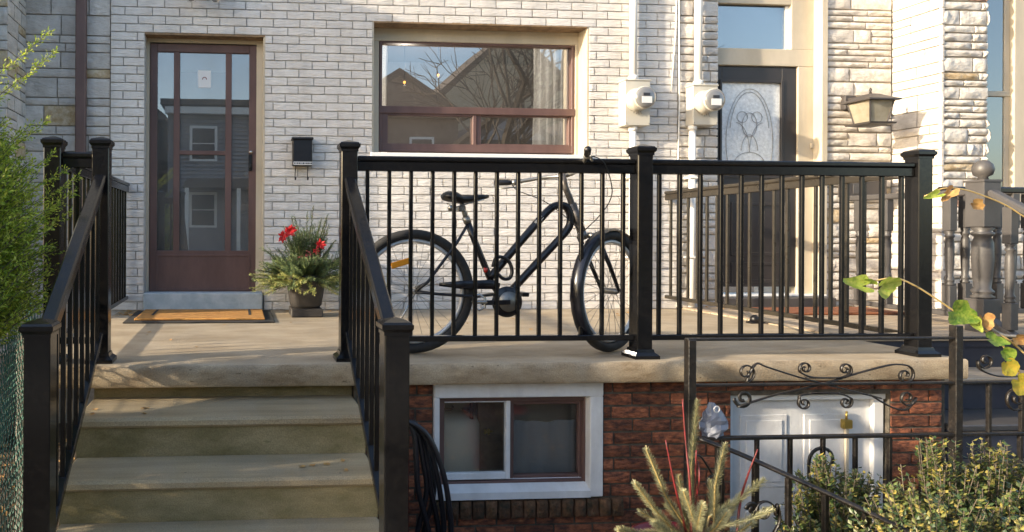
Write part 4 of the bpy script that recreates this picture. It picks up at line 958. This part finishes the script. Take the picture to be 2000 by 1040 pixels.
for k in range(230):
    a = R.uniform(0, 2 * PI); e = R.random()
    if k < 70: d = Vector((math.cos(a) * R.uniform(.05, .55), math.sin(a) * .4, 1)).normalized(); L = R.uniform(.22, .50)
    else: d = Vector((math.cos(a), math.sin(a) * .9, R.uniform(-.25, .85))).normalized(); L = R.uniform(.22, .40)
    st0 = base + Vector((d.x * .06, d.y * .06, 0)); q_ = st0 + d * L + Vector((0, 0, -.03 * abs(d.x)))
    bs.tube([st0, q_], .0022, 4)
    tgt = b3 if (k >= 46 and d.z < .25 and R.random() < .75) else b
    needles(tgt, st0.lerp(q_, .2), q_, .034, 60, .0034, 1.0)
    for j in range(2):
        s_ = st0.lerp(q_, R.uniform(.4, .8)); dd = (d + Vector((R.uniform(-.7, .7), R.uniform(-.7, .7), R.uniform(-.3, .5)))).normalized(); needles(tgt, s_, s_ + dd * L * .33, .026, 22, .0026)
# upright tips
for (px, py) in ((612, 404), (600, 415), (570, 425), (640, 420), (555, 445), (655, 470), (628, 428)):
    q_ = PY(px, py, pc.y + R.uniform(-.05, .05)); st0 = base.lerp(q_, .35); bs.tube([base, q_], .003, 4); needles(b, st0, q_, .035, 90, .0028)
bs.build('stems', 'bark', pl, stuff=True); b.build('spruce_tips', 'pine_dark', pl, stuff=True); b3.build('variegated_sprigs', 'varieg', pl, stuff=True)
def flower(px, py, y, r, n=9):
    c = PY(px, py, y); b = MB()
    for k in range(n):
        a = 2 * PI * k / n + R.uniform(-.2, .2); l = r * R.uniform(.7, 1.1); d = Vector((math.cos(a), -.35 + R.uniform(-.2, .2), math.sin(a))).normalized(); s_ = Vector((-math.sin(a), 0, math.cos(a))) * l * .24
        b.add([c, c + d * l * .5 + s_, c + d * l, c + d * l * .5 - s_, c + d * l * .5 + Vector((0, -.006, 0))], [(0, 1, 4), (1, 2, 4), (2, 3, 4), (3, 0, 4)])
    return b.build('red_flower', 'red_petal', pl)
flower(566, 452, pc.y - .16, .065, 11); flower(552, 462, pc.y - .18, .055, 9); flower(626, 478, pc.y - .15, .05, 8); flower(618, 490, pc.y - .17, .035, 7)
b = MB()
for k in range(60):
    c = PY(R.gauss(603, 12), R.gauss(502, 5), pc.y - .2 + R.uniform(-.03, .02)); b.lathe([(.003, -.006), (.006, 0), (.003, .006)], c, 6)
b.build('berries', 'red_twig', pl, stuff=True)

# ------------------------------------------------------------------ wrought iron guard fence
IY = 3.10
I = lambda px, py, y=IY: PY(px, py, y)
ifn = thing('iron_fence', (2.8, IY, GZ), 'black wrought iron guard fence with scrollwork in front of the basement door', 'fence')
zt0, zt1, zt2 = .178, -.036, -.285; xa = I(1348, 700).x; xb = 4.3
def sq(b, p, q, s, c=.002): b.bar(p, q, s, s, c=c, up=(0, 1, 0) if abs((Vector(q) - Vector(p)).z) > .5 * (Vector(q) - Vector(p)).length else (0, 0, 1))
for z, nm in ((zt0, 'top_rail'), (zt1, 'middle_rail'), (zt2, 'bottom_rail')):
    b = MB(); b.bar((xa - .02, IY, z), (xb, IY, z), .028, .012 if nm != 'bottom_rail' else .016, c=.003); b.build(nm, 'black_iron', ifn)
for px in (1348, 1867):
    x = I(px, 700).x; b = MB(); b.box(x - .019, x + .019, IY - .019, IY + .019, GZ, zt0 + (.0 if px == 1348 else .06), .003); b.build('post', 'black_iron', ifn)
b = MB(); b.box(-.0085, .0085, -.0085, .0085, 0, 1, .002); pk = b.mesh('picket'); pk.materials.append(M['black_iron'])
for px in (1410, 1478, 1543, 1607, 1670, 1737, 1800, 1930, 1992, 2055):
    x = I(px, 900).x; inst('picket', pk, ifn, (x, IY, GZ), (1, 1, zt2 - GZ))
for px in (1931, 1995): inst('picket', pk, ifn, (I(px, 800).x, IY, zt2), (1, 1, zt1 - zt2))
def volute(b, cpx, cpy, r, a0, turns, y=IY, tail=None, n=26, th=.006):
    c = I(cpx, cpy, y); k_ = y / F_; pts = []
    for k in range(n + 1):
        t = k / n; a = a0 + turns * 2 * PI * t; rr = r * (1 - .78 * t) * k_
        pts.append(c + Vector((math.cos(a) * rr, 0, math.sin(a) * rr)))
    if tail: pts = smooth([I(*p, y) for p in tail] + [pts[0]], 5)[:-1] + pts
    b.tube(pts, th, 6, flat=(1.5, .7))
for spec in (
    [(1457, 728, 20, -PI / 2, 1.35, [(1720, 778), (1640, 758), (1560, 737), (1500, 718), (1475, 712)], True), (1768, 782, 0, 0, 0, None, False)],
    [(1768, 733, 21, PI / 2, -1.35, [(1440, 795), (1520, 770), (1600, 752), (1680, 728), (1740, 713)], True)],
    [(1452, 778, 20, PI, 1.3, None, True)], [(1772, 777, 19, 0, -1.3, [(1700, 772), (1740, 795), (1770, 800)], True)],
    [(1573, 720, 14, -PI * .8, -1.3, [(1650, 738), (1590, 738)], True)], [(1651, 722, 14, -PI * .2, 1.3, [(1575, 738), (1640, 738)], True)],
    [(1571, 788, 14, PI * .8, 1.3, [(1640, 768), (1600, 768), (1565, 772)], True)], [(1652, 786, 14, PI * .2, -1.3, [(1580, 768), (1640, 770)], True)],
    [(1925, 705, 18, PI, 1.35, [(2000, 735), (1950, 735), (1915, 722)], True)], [(1986, 778, 26, -PI * .6, -1.3, [(2060, 760), (2020, 790), (1990, 800)], True)],
    [(1607, 900, 30, PI * 1.0, -1.4, [(1580, 935)], True)]):
    b = MB()
    for (px, py, r, a0, tn, tl, ok) in spec:
        if ok: volute(b, px, py, r, a0, tn, tail=tl)
    b.build('scroll', 'black_iron', ifn)
# sloping handrail down to the basement
hr = thing('iron_handrail', (2.9, 2.8, GZ), 'sloping black iron handrail with pickets running down through the boxwood', 'handrail')
hp = [I(1366, 857, 3.04), I(1440, 885, 2.96), I(1510, 916, 2.88), I(1612, 962, 2.76), I(1700, 1003, 2.66), I(1800, 1052, 2.56)]
b = MB(); b.tube(smooth(hp, 4), .017, 8, flat=(1.1, .6)); b.build('top_rail', 'black_iron', hr)
for px in (1402, 1478, 1543, 1612, 1690, 1765):
    best = None
    for i in range(len(hp) - 1):
        for t in range(11):
            q_ = hp[i].lerp(hp[i + 1], t / 10); D = q_.y * math.cos(TH) + q_.x * math.sin(TH); u = CX + F_ * (q_.x * math.cos(TH) - q_.y * math.sin(TH)) / D
            if best is None or abs(u - px) < best[0]: best = (abs(u - px), q_)
    q_ = best[1]; b = MB(); b.box(q_.x - .010, q_.x + .010, q_.y - .010, q_.y + .010, GZ, q_.z - .01, .002); b.build('picket', 'black_iron', hr)
b = MB(); volute(b, 1492, 1000, 26, -PI * .1, 1.3, 2.85, [(1500, 1060), (1522, 1020), (1518, 985)]); volute(b, 1470, 995, 14, PI, -1.2, 2.85); b.build('scroll', 'black_iron', hr)
b = MB(); volute(b, 1395, 945, 18, PI * .5, 1.3, 2.95, [(1340, 905), (1365, 890), (1390, 925)]); b.build('scroll', 'black_iron', hr)

# plastic wrapped light on the rail
c = I(1388, 822, 3.12); b = MB(); vs = []; nr, ns = 9, 16
for i in range(nr + 1):
    t = i / nr; r0 = .062 * math.sin(PI * min(.96, .12 + t * .86)) ** .7 * (1.05 - .3 * t)
    for k in range(ns):
        a = 2 * PI * k / ns; rr = r0 * (1 + R.uniform(-.22, .22)); vs.append(c + Vector((math.cos(a) * rr + .02 * math.sin(t * 3), math.sin(a) * rr * .8, -.085 + .17 * t)))
b.add(vs, [(i * ns + k, i * ns + (k + 1) % ns, (i + 1) * ns + (k + 1) % ns, (i + 1) * ns + k) for i in range(nr) for k in range(ns)])
t = b.build('plastic_bag', 'plastic_bag', None, org=(c.x, c.y, c.z - .085)); tag(t, 'crumpled clear plastic bag on the iron fence beside the basement door', 'plastic bag')
b = MB(); q_ = I(1400, 800, 3.06); b.tube([q_ + Vector((math.cos(a * PI / 6) * .014, 0, math.sin(a * PI / 6) * .014)) for a in range(12)], .003, 5, closed=True); b.build('ring', 'rim_silver', t)

# ------------------------------------------------------------------ hose
hs = thing('garden_hose', (.95, 3.3, GZ), 'coiled black garden hose hanging beside the lower stair post and the basement window', 'hose')
b = MB()
for (sx, dx, ex, yk) in ((0, 62, 70, 3.30), (4, 45, 60, 3.32), (2, 76, 84, 3.27), (8, 50, 30, 3.34), (-4, 20, 40, 3.29), (0, 36, 18, 3.31)):
    pts = smooth([PY(770 + sx, 860, yk), PY(782 + sx, 830, yk), PY(800 + sx, 826, yk - .02), PY(800 + dx * .45, 850, yk - .03), PY(797 + dx * .8, 900, yk - .03), PY(797 + dx, 960, yk - .02), PY(797 + ex, 1040, yk), PY(795 + ex * .9, 1085, yk), PY(800 + ex * .3, 1110, yk), PY(780, 1060, yk + .02), PY(768, 960, yk + .03)], 6)
    b.tube(pts, .0135, 9)
b.build('coil', 'hose_rubber', hs)
b = MB(); c = PY(783, 838, 3.33); b.tube([(c.x - .02, 3.40, c.z - .01), (c.x, 3.3, c.z - .016), (c.x, 3.24, c.z + .01)], .009, 8); b.box(c.x - .05, c.x + .02, 3.40, 3.42, c.z - .09, c.z + .05, .004); b.build('hanger', 'black_iron', hs)

# ------------------------------------------------------------------ potted spruce tips at the front
SY = 2.62
Sx = lambda px, py, dy=0: PY(px, py, SY + dy)
pb = Sx(1350, 1120)
t = thing('red_pot', (pb.x, SY, GZ), 'bright red plastic pot holding spruce tips in front of the red brick wall', 'pot')
zt_ = Sx(1250, 1068).z; b = MB(); r1 = (Sx(1462, 1040) - Sx(1243, 1040)).length / 2; cxp = Sx(1352, 1040).x
b.lathe([(r1 * .72, GZ + .002), (r1 * .95, zt_ - .03), (r1, zt_ - .028), (r1, zt_), (r1 * .95, zt_), (r1 * .93, zt_ - .04), (.01, zt_ - .05)], (cxp, SY, 0), 36); b.build('pot', 'red_plastic', t)
sp = thing('spruce_arrangement', (cxp, SY, zt_), 'pale green spruce tips with red dogwood twigs rising from the red pot', 'plant')
b = MB(); bs = MB()
tips = [((1350, 1030), (1362, 783), .04), ((1352, 1050), (1262, 878), -.02), ((1310, 1030), (1240, 944), -.05), ((1300, 1040), (1207, 1035), -.06), ((1395, 1020), (1416, 868), -.05), ((1385, 1010), (1492, 938), .03),
        ((1390, 1030), (1508, 995), .0), ((1345, 1040), (1325, 930), .05), ((1340, 1045), (1250, 1000), .02), ((1365, 1040), (1335, 960), -.08), ((1370, 1040), (1390, 940), .08), ((1380, 1045), (1450, 965), .1), ((1345, 1050), (1300, 985), .1), ((1400, 1050), (1470, 1020), -.08), ((1330, 1050), (1275, 1020), -.12), ((1375, 1050), (1420, 1000), -.12), ((1360, 1050), (1372, 985), -.15)]
for (p0, p1, dy) in tips:
    p_, q_ = Sx(*p0, 0), Sx(*p1, dy); mid = p_.lerp(q_, .5) + Vector((R.uniform(-.02, .02), 0, -.012)); root = Vector((cxp + (p_.x - cxp) * .4, SY, zt_ - .05))
    bs.tube([root, p_, mid, q_], [.005, .004, .003, .002], 5)
    n_n = int(380 * (q_ - p_).length / .3)
    for (aa, bb) in ((p_, mid), (mid, q_)): needles(b, aa, bb, .027, n_n, .0012, 1.05)
bs.build('stems', 'vine_stem', sp, stuff=True); b.build('needles', 'spruce', sp, stuff=True)
for pts in ([(1352, 1060), (1347, 940), (1340, 875), (1333, 780)], [(1362, 1060), (1358, 960), (1360, 880)], [(1340, 1040), (1316, 940), (1300, 860)], [(1438, 1060), (1446, 980), (1462, 925), (1480, 878)], [(1355, 1060), (1356, 1000), (1366, 935), (1362, 900)]):
    b = MB(); b.tube(smooth([Sx(*p, R.uniform(-.03, .03)) for p in pts], 4), [.0055 - .0032 * i / (4 * (len(pts) - 1)) for i in range(4 * (len(pts) - 1) + 1)], 7); b.build('red_twig', 'red_twig', sp)

# ------------------------------------------------------------------ boxwood shrubs
def leafq(b, c, d, up, l, wd):
    s_ = d.cross(up)
    if s_.length < 1e-4: return
    s_.normalize(); n_ = s_.cross(d)
    b.add([c, c + d * l * .5 + s_ * wd - n_ * wd * .2, c + d * l, c + d * l * .5 - s_ * wd - n_ * wd * .2], [(0, 1, 2), (0, 2, 3)])
def shrub(cx_, cy_, z0, spikes, lab, name='boxwood_shrub'):
    t = thing(name, (cx_, cy_, GZ), lab, 'shrub', 'boxwood shrubs by the iron fence'); b = MB(); bs = MB()
    for (tx_, ty_, tz_, rad, n) in spikes:
        tip = Vector((tx_, ty_, tz_)); root = Vector((cx_ + (tx_ - cx_) * .35, cy_ + (ty_ - cy_) * .35, GZ))
        for k in range(n):
            e = tip + Vector((R.gauss(0, rad), R.gauss(0, rad * .8), -abs(R.gauss(0, rad * 1.3)))); s0 = root.lerp(e, .55) + Vector((R.gauss(0, .02), R.gauss(0, .02), 0))
            d = (e - s0).normalized(); L = (e - s0).length; bs.tube([root.lerp(e, .2), s0, e], .0016, 3, cap=False)
            m_ = int(L / .0095)
            for j in range(m_):
                c = s0.lerp(e, (j + R.random()) / m_); a = R.uniform(0, 2 * PI); o = d.orthogonal(); o.rotate(Matrix.Rotation(a, 3, d))
                leafq(b, c, (o * .85 + d * .75).normalized(), d, R.uniform(.018, .029), R.uniform(.006, .009))
    bs.build('branches', 'bark', t, stuff=True); b.build('foliage', 'boxwood', t, stuff=True)
def sk(px, py, y, rad, n): p = PY(px, py, y); return (p.x, p.y, p.z, rad, n)
c = PY(1850, 1000, 2.75)
shrub(c.x, 2.75, GZ, [sk(1828, 855, 2.78, .035, 26), sk(1840, 900, 2.76, .06, 40), sk(1780, 940, 2.7, .07, 50), sk(1770, 985, 2.62, .09, 60), sk(1850, 960, 2.6, .10, 80), sk(1740, 1040, 2.55, .09, 50), sk(1840, 1030, 2.5, .11, 70)], 'bushy boxwood shrub with one tall tip, right of the sloping iron handrail')
c = PY(1960, 980, 2.8)
shrub(c.x, 2.8, GZ, [sk(1935, 862, 2.8, .04, 26), sk(1985, 885, 2.85, .06, 50), sk(1900, 905, 2.78, .05, 40), sk(1930, 940, 2.7, .09, 80), sk(2010, 920, 2.8, .10, 70), sk(1960, 990, 2.6, .12, 90), sk(2040, 1000, 2.6, .12, 60)], 'bushy boxwood shrub at the far lower right corner beside the fence')
c = PY(1640, 1020, 2.92)
shrub(c.x, 2.92, GZ, [sk(1603, 888, 2.93, .03, 26), sk(1612, 925, 2.92, .05, 34), sk(1660, 915, 2.93, .028, 18), sk(1690, 925, 2.94, .03, 20), sk(1565, 920, 2.95, .02, 8), sk(1650, 965, 2.88, .08, 56), sk(1560, 960, 2.9, .035, 14), sk(1700, 990, 2.85, .08, 50), sk(1590, 1010, 2.84, .07, 40), sk(1640, 1040, 2.8, .09, 50), sk(1545, 1030, 2.86, .05, 20)], 'sparse yellowing boxwood growing behind the sloping iron handrail')

# ------------------------------------------------------------------ cedar at the left
cd = thing('cedar_shrub', (-1.3, 3.05, GZ), 'feathery yellow-green cedar shrub beside the left corner post of the porch', 'shrub')
b = MB(); bs = MB()
bs.tube([(-1.32, 3.05, GZ), (-1.3, 3.05, 0), (-1.3, 3.05, 1.0)], [.05, .04, .015], 8)
def spray(p, q, wd, n, ll=.03):
    p, q = Vector(p), Vector(q); ax = q - p; L = ax.length; d0 = ax.normalized(); bs.tube([p, p.lerp(q, .5) + Vector((0, 0, .01)), q], [.0035, .0022, .001], 3, cap=False)
    for k in range(n):
        t = (k + R.random()) / n; c = p.lerp(q, t); o = d0.orthogonal(); o.rotate(Matrix.Rotation(R.uniform(0, 6.28), 3, d0)); l2 = wd * (1 - t * .75) * R.uniform(.5, 1)
        dd = (o * .75 + d0 * .9 + Vector((0, 0, .12))).normalized(); e = c + dd * l2
        m_ = max(2, int(l2 / (ll * .5)))
        for j in range(m_ + 1):
            cc = c.lerp(e, j / m_); o2 = dd.orthogonal(); o2.rotate(Matrix.Rotation(R.uniform(0, 6.28), 3, dd)); leafq(b, cc, (dd * 1.1 + o2 * .55).normalized(), o2, ll * R.uniform(.6, 1.1), ll * .17)
root = Vector((-1.55, 3.15, 0))
ends = [((98, 62), 3.0, .085), ((110, 100), 3.05, .08), ((155, 345), 3.3, .09), ((148, 375), 3.35, .10), ((128, 330), 3.25, .10), ((140, 415), 3.35, .10), ((95, 235), 3.2, .08), ((60, 245), 3.1, .10), ((120, 400), 3.2, .12), ((105, 300), 3.15, .10)]
for (p, y, wd) in ends:
    q_ = PY(*p, y); s0 = Vector((-1.36, y - .05, q_.z - .30)); spray(root.lerp(s0, .8), q_, wd, 150, .02)
for k in range(950):
    z = R.uniform(.22, 1.16); mx = .46 * math.sqrt(max(.03, 1 - (max(0, z - .45) / .72) ** 2)); a = R.uniform(-1.9, 1.3)
    e = Vector((-1.28 + mx * math.cos(a) * R.uniform(.6, 1.08), 3.05 + mx * .8 * math.sin(a), z + .12)); s0 = Vector((-1.28, 3.05, z - .22)).lerp(e, .25); spray(s0, e, .11, 22, .024)
bs.build('branches', 'bark', cd, stuff=True); b.build('foliage', 'cedar', cd, stuff=True)
shade_cedar = thing('cedar_shrub', (-2.2, 2.4, GZ), 'unseen dense cedar shrub added left of the view to shade the steps', 'shrub')  # added out of view to keep direct sun off the steps
b = MB(); bs = MB(); bs.tube([(-2.2, 2.4, GZ), (-2.2, 2.4, .6)], [.05, .02], 8)
for k in range(420):
    z = R.uniform(-.9, 1.1); mx = .50 * math.sqrt(max(.05, 1 - ((z - .0) / 1.25) ** 2)); a = R.uniform(0, 2 * PI)
    e = Vector((-2.2 + mx * math.cos(a) * R.uniform(.75, 1.1), 2.4 + mx * math.sin(a), z + .1)); s0 = Vector((-2.2, 2.4, z - .2)).lerp(e, .3); spray(s0, e, .17, 14, .06)
bs.build('branches', 'bark', shade_cedar, stuff=True); b.build('foliage', 'cedar', shade_cedar, stuff=True)

# ------------------------------------------------------------------ green mesh fence
mf = thing('mesh_fence', (-1.02, 2.9, GZ), 'low wooden fence covered with green wire mesh, beside the steps at the left', 'fence')
FX = -1.03
b = MB(); b.box(FX - .05, FX + .03, 1.6, 3.60, .375, .40, .004); b.build('cap_board', 'weathered_wood', mf)
for yv in (1.7, 2.9, 3.5): b = MB(); b.box(FX - .06, FX - .015, yv, yv + .05, GZ, .374, .003); b.build('post', 'weathered_wood', mf)
b = MB(); hx = .034; hz = .03; nyy = int(1.7 / hx); nzz = int(1.3 / (hz * 1.5))
for j, lay_ in [(j, l_) for l_ in (0, 1) for j in range(nzz)]:
    for i in range(nyy):
        y = 1.9 + (i + .5 * (j % 2)) * hx + .011 * lay_; z = GZ + .02 + j * hz * 1.5 - .008 * lay_; x = FX + .012 + .022 * lay_ + .010 * math.sin(y * 5 + z * 7) + .006 * math.sin(y * 17 - z * 11)
        c_ = lambda dy, dz: (x, y + dy, z + dz)
        b.tube([c_(0, 0), c_(0, hz)], .0021, 3, cap=False); b.tube([c_(0, hz), c_(hx / 2, hz * 1.5)], .0021, 3, cap=False); b.tube([c_(0, hz), c_(-hx / 2, hz * 1.5)], .0021, 3, cap=False)
b.build('wire_mesh', 'green_wire', mf, stuff=True)

# ------------------------------------------------------------------ vine with late leaves
vn = thing('grape_vine', I(2000, 780, 2.6), 'trailing vine with lime and yellow autumn leaves hanging over the iron fence', 'vine')
VY = 2.66; V = lambda px, py, y=VY: PY(px, py, y)
for pts, r in (([(1690, 556), (1722, 546), (1755, 545), (1790, 560), (1830, 585), (1870, 612), (1915, 640), (1950, 665), (1975, 700), (2000, 745), (2030, 800)], .0035),
               ([(1806, 384), (1840, 369), (1880, 370), (1930, 386), (1970, 404), (2005, 426), (2060, 450)], .003), ([(1920, 635), (1960, 655), (1995, 660), (2030, 690)], .006), ([(1935, 640), (1980, 672), (2010, 700)], .004)):
    b = MB(); b.tube(smooth([V(*p) for p in pts], 4), r, 7); b.build('stem', 'vine_stem' if r < .005 else 'weathered_wood', vn)
def vleaf(px, py, r, rot, m, fold=.5, tilt=0, asp=1, y=VY, lobes=True):
    c = V(px, py, y - .01); k_ = y * 1.0 / F_ ; rr = r * k_; n = 22; b = MB(); rad = []
    for k in range(n):
        a = 2 * PI * k / n; g = 1 + (.20 * math.cos(3 * a) + .07 * math.cos(7 * a + 1) if lobes else .06 * math.cos(5 * a)) - (.45 if k == n // 2 else 0); rad.append((a, g))
    T = Matrix.Rotation(tilt, 3, 'X'); ro = Matrix.Rotation(rot, 3, 'Y')
    def pt(x, z): v = Vector((x, -abs(z) * fold - .15 * x * x / rr, z)); return c + ro @ (T @ v)
    vs = [pt(0, 0)] + [pt(rr * g * math.cos(a), rr * g * math.sin(a) * asp) for a, g in rad] + [pt(rr * g * .5 * math.cos(a), rr * g * .5 * math.sin(a) * asp) for a, g in rad]
    fs = [(0, 1 + n + k, 1 + n + (k + 1) % n) for k in range(n)] + [(1 + n + k, 1 + k, 1 + (k + 1) % n, 1 + n + (k + 1) % n) for k in range(n)]
    vs = [vs[0]] + [v + Vector((0, R.uniform(-.10, .06) * rr, 0)) for v in vs[1:1 + n]] + vs[1 + n:]
    b.add(vs, fs, True); b.build('leaf', m, vn)
vleaf(1672, 558, 30, PI * 1.05, 'leaf_lime', .6, .5, .62); vleaf(1695, 548, 18, .2, 'leaf_lime', .4, .9, .5); vleaf(1728, 556, 27, -.3, 'leaf_lime', .5, .3, .8)
vleaf(1872, 612, 34, .35, 'leaf_green', .3, .1, .75); vleaf(1903, 630, 20, .9, 'leaf_lime', .6, .4, .5); vleaf(1922, 626, 18, 1.1, 'leaf_brown', .6, .3, .8)
vleaf(1940, 666, 25, .2, 'leaf_green', .4, -.5, .6); vleaf(1965, 690, 18, .6, 'leaf_green', .5, .2, .8, lobes=False); vleaf(1969, 717, 20, 1.0, 'leaf_yellow', .2, .1, .95, lobes=False); vleaf(1992, 750, 24, .8, 'leaf_yellow', .25, .1, 1, lobes=False)
vleaf(1822, 384, 20, PI * .9, 'leaf_lime', .9, .6, .45); vleaf(1850, 380, 20, PI * .75, 'leaf_brown', 1.1, .4, .5); vleaf(1904, 399, 15, .5, 'leaf_brown', .9, .3, .75); vleaf(1990, 662, 20, .4, 'leaf_brown', .7, .4, .6)

# ------------------------------------------------------------------ small things on the floors
b = MB(); me_l = []
for k in range(4):
    q_ = MB(); vs = [(math.cos(a * PI / 4) * .022 * (1 + .35 * (a % 2)), math.sin(a * PI / 4) * .016 * (1 + .3 * (a % 2)), .004 + .006 * R.random()) for a in range(8)]
    q_.add(vs + [(0, 0, .001)], [(i, (i + 1) % 8, 8) for i in range(8)]); me_l.append(q_)
lf = MB()
def litter(n, xr, yr, z, s=1):
    for _ in range(n):
        q_ = R.choice(me_l); a = R.uniform(0, 6.28); x, y = R.uniform(*xr), R.uniform(*yr); T = Matrix.Translation((x, y, z)) @ Matrix.Rotation(a, 4, 'Z') @ Matrix.Rotation(R.uniform(-.3, .3), 4, 'X')
        lf.add([T @ (v * s * R.uniform(.8, 1.2)) for v in q_.v], q_.f)
litter(7, (-.65, .5), (3.9, 5.1), .004, .55); litter(5, (-.68, -.4), (3.25, 3.42), -.177, .6); litter(5, (.2, .55), (2.95, 3.1), -.356, .6)
litter(16, (1.0, 3.6), (4.0, 5.8), .004, .7); litter(26, (-.95, -.80), (5.5, 5.86), .004, .8); litter(40, (4.0, 5.9), (5.72, 5.88), .018, .9); litter(160, (-1.9, -1.05), (2.2, 5.4), GZ + .01, 1.3); litter(200, (.8, 3), (1.8, 3.5), GZ + .01, 1.2)
litter(20, (.3, 1.1), (5.75, 5.88), .004, .6)
o = lf.build('fallen_leaves', 'leaf_brown'); o['kind'] = 'stuff'; o['label'] = 'dry brown fallen leaves scattered on floor and ground'
p = PZ(1474, 632, 0); t = thing('rail_foot', p, 'small black metal foot with a thin rod lying beside the side railing', 'bracket')
b = MB(); b.box(p.x - .05, p.x + .06, p.y - .03, p.y + .03, .001, .014, .003); b.lathe([(.035, 0), (.03, .03), (.012, .05)], (p.x, p.y, .014), 12); b.build('foot', 'black_plastic', t)
b = MB(); b.tube([PZ(1435, 600, .05), PZ(1468, 622, .03), PZ(1520, 632, .02), PZ(1580, 652, .02)], .006, 6); b.build('rod', 'dull_steel', t)

# ------------------------------------------------------------------ across the street: what the panes mirror
def opp_house(x0, x1, y, hw, hg, m, lab, gable=True):
    t = thing('street_house', ((x0 + x1) / 2, y, GZ), lab, 'house', 'houses across the street'); b = MB(); b.box(x0, x1, y - 8, y, GZ, hw); b.build('wall', m, t)
    b = MB(); xm = (x0 + x1) / 2
    if gable: b.prism([(x0 - .4, hw - .1), (x1 + .4, hw - .1), (x1 + .4, hw + .1), (xm, hg + .15), (x0 - .4, hw + .1)], y - 8.2, y + .5)
    else: b.box(x0 - .3, x1 + .3, y - 8.2, y + .4, hw + .001, hw + .25)
    b.build('roof', 'shingle', t)
    if gable: b = MB(); b.prism([(x0 + .25, hw + .12), (x1 - .25, hw + .12), (xm, hg - .25)], y + .501, y + .55); b.build('gable', m, t)
    for px_ in (.25, .7):
        for z in (.9, 3.9):
            if z + 1.3 > hw: continue
            x = x0 + (x1 - x0) * px_; b = MB(); b.box(x - .62, x + .62, y + .001, y + .07, z - .1, z + 1.5); f_ = b.build('window', 'white_paint', t)
            b = MB(); b.box(x - .5, x + .5, y + .071, y + .08, z, z + 1.38); b.build('pane', 'label_dark', f_)
            b = MB(); b.box(x - .5, x + .5, y + .081, y + .09, z + .68, z + .72); b.build('glazing_bar', 'white_paint', f_)
    return t
opp_house(-9.5, -3.6, -19, 5.6, 8.2, 'facade_dark', 'dark brown gabled house across the street mirrored in the storm door')
oh = opp_house(-3.2, 3.2, -19.5, 6.3, 6.5, 'facade_grey', 'grey flat roofed house across the street mirrored in the storm door', False)
b = MB()
for k in range(38): b.add([(-3.2, -19.499, GZ + .18 * k), (3.2, -19.499, GZ + .18 * k), (3.2, -19.44, GZ + .18 * k), (-3.2, -19.44, GZ + .18 * k), (-3.2, -19.499, GZ + .18 * k + .175), (3.2, -19.499, GZ + .18 * k + .175)], [(0, 1, 2, 3), (3, 2, 5, 4)])
b.build('siding', 'facade_grey', oh, stuff=True)
b = MB(); b.prism([(-2.4, 2.5), (2.0, 2.5), (1.8, 2.9), (-2.2, 2.9)], -19.4, -17.6); b.build('porch_roof', 'shingle', oh)
for x in (-2.2, 0, 1.8): b = MB(); b.box(x - .08, x + .08, -17.8, -17.65, GZ, 2.49); b.build('porch_column', 'white_paint', oh)
b = MB(); b.box(-3.3, 3.3, -19.4, -19.1, 5.9, 6.2); b.build('cornice', 'white_paint', oh)
opp_house(4.8, 11.0, -22, 6.4, 8.6, 'facade_dark', 'small brown gabled house across the street mirrored at the left of the picture window')
opp_house(11.3, 15.2, -21, 5.0, 6.6, 'facade_grey', 'low grey gabled house with white windows across the street mirrored in the picture window')
opp_house(11.6, 22.5, -30.5, 8.2, 13.4, 'facade_tan', 'tan steep gabled house across the street mirrored at the right of the picture window')
opp_house(16.2, 24, -20, 5.4, 7.6, 'facade_dark', 'brown gabled house across the street beyond the low grey one')
opp_house(-17.5, -10.2, -19, 5.2, 7.8, 'facade_tan', 'tan gabled house across the street at its far left end')
def bare_tree(x, y, h, seed, lab):
    r = random.Random(seed); t = thing('bare_tree', (x, y, GZ), lab, 'tree', 'bare street trees'); b = MB(); br = MB()
    def grow(p, d, L, rad, lv, tgt):
        n = 4; pts = [p]; q = p.copy(); dd = d.copy()
        for i in range(n):
            dd = (dd + Vector((r.gauss(0, .10), r.gauss(0, .10), r.gauss(0, .06) + .03))).normalized(); q = q + dd * (L / n); pts.append(q.copy())
        tgt.tube(pts, [rad * (1 - .45 * i / n) for i in range(n + 1)], 5 if lv < 2 else 3, sm=False, cap=False)
        if lv >= 5: return
        for k in range(3 if lv < 4 else 4):
            s_ = pts[r.choice((2, 3, 4))] if k else pts[-1]; ax = dd.orthogonal().normalized(); ax.rotate(Matrix.Rotation(r.uniform(0, 6.28), 3, dd)); nd = (dd + ax * r.uniform(.5, .95)).normalized()
            grow(s_, nd, L * r.uniform(.62, .82), rad * .55 if k else rad * .66, lv + 1, br)
    grow(Vector((x, y, GZ)), Vector((0, 0, 1)), h * .34, .20, 0, b); b.build('trunk', 'dark_bark', t); br.build('branches', 'dark_bark', t, stuff=True)
bare_tree(5.6, -8.9, 12.5, 3, 'tall bare street tree mirrored at the left of the picture window')
bare_tree(7.3, -8.6, 12, 8, 'spreading bare street tree mirrored at the right of the picture window')
bare_tree(-4.6, -9.0, 13, 11, 'bare street tree mirrored in the storm door')
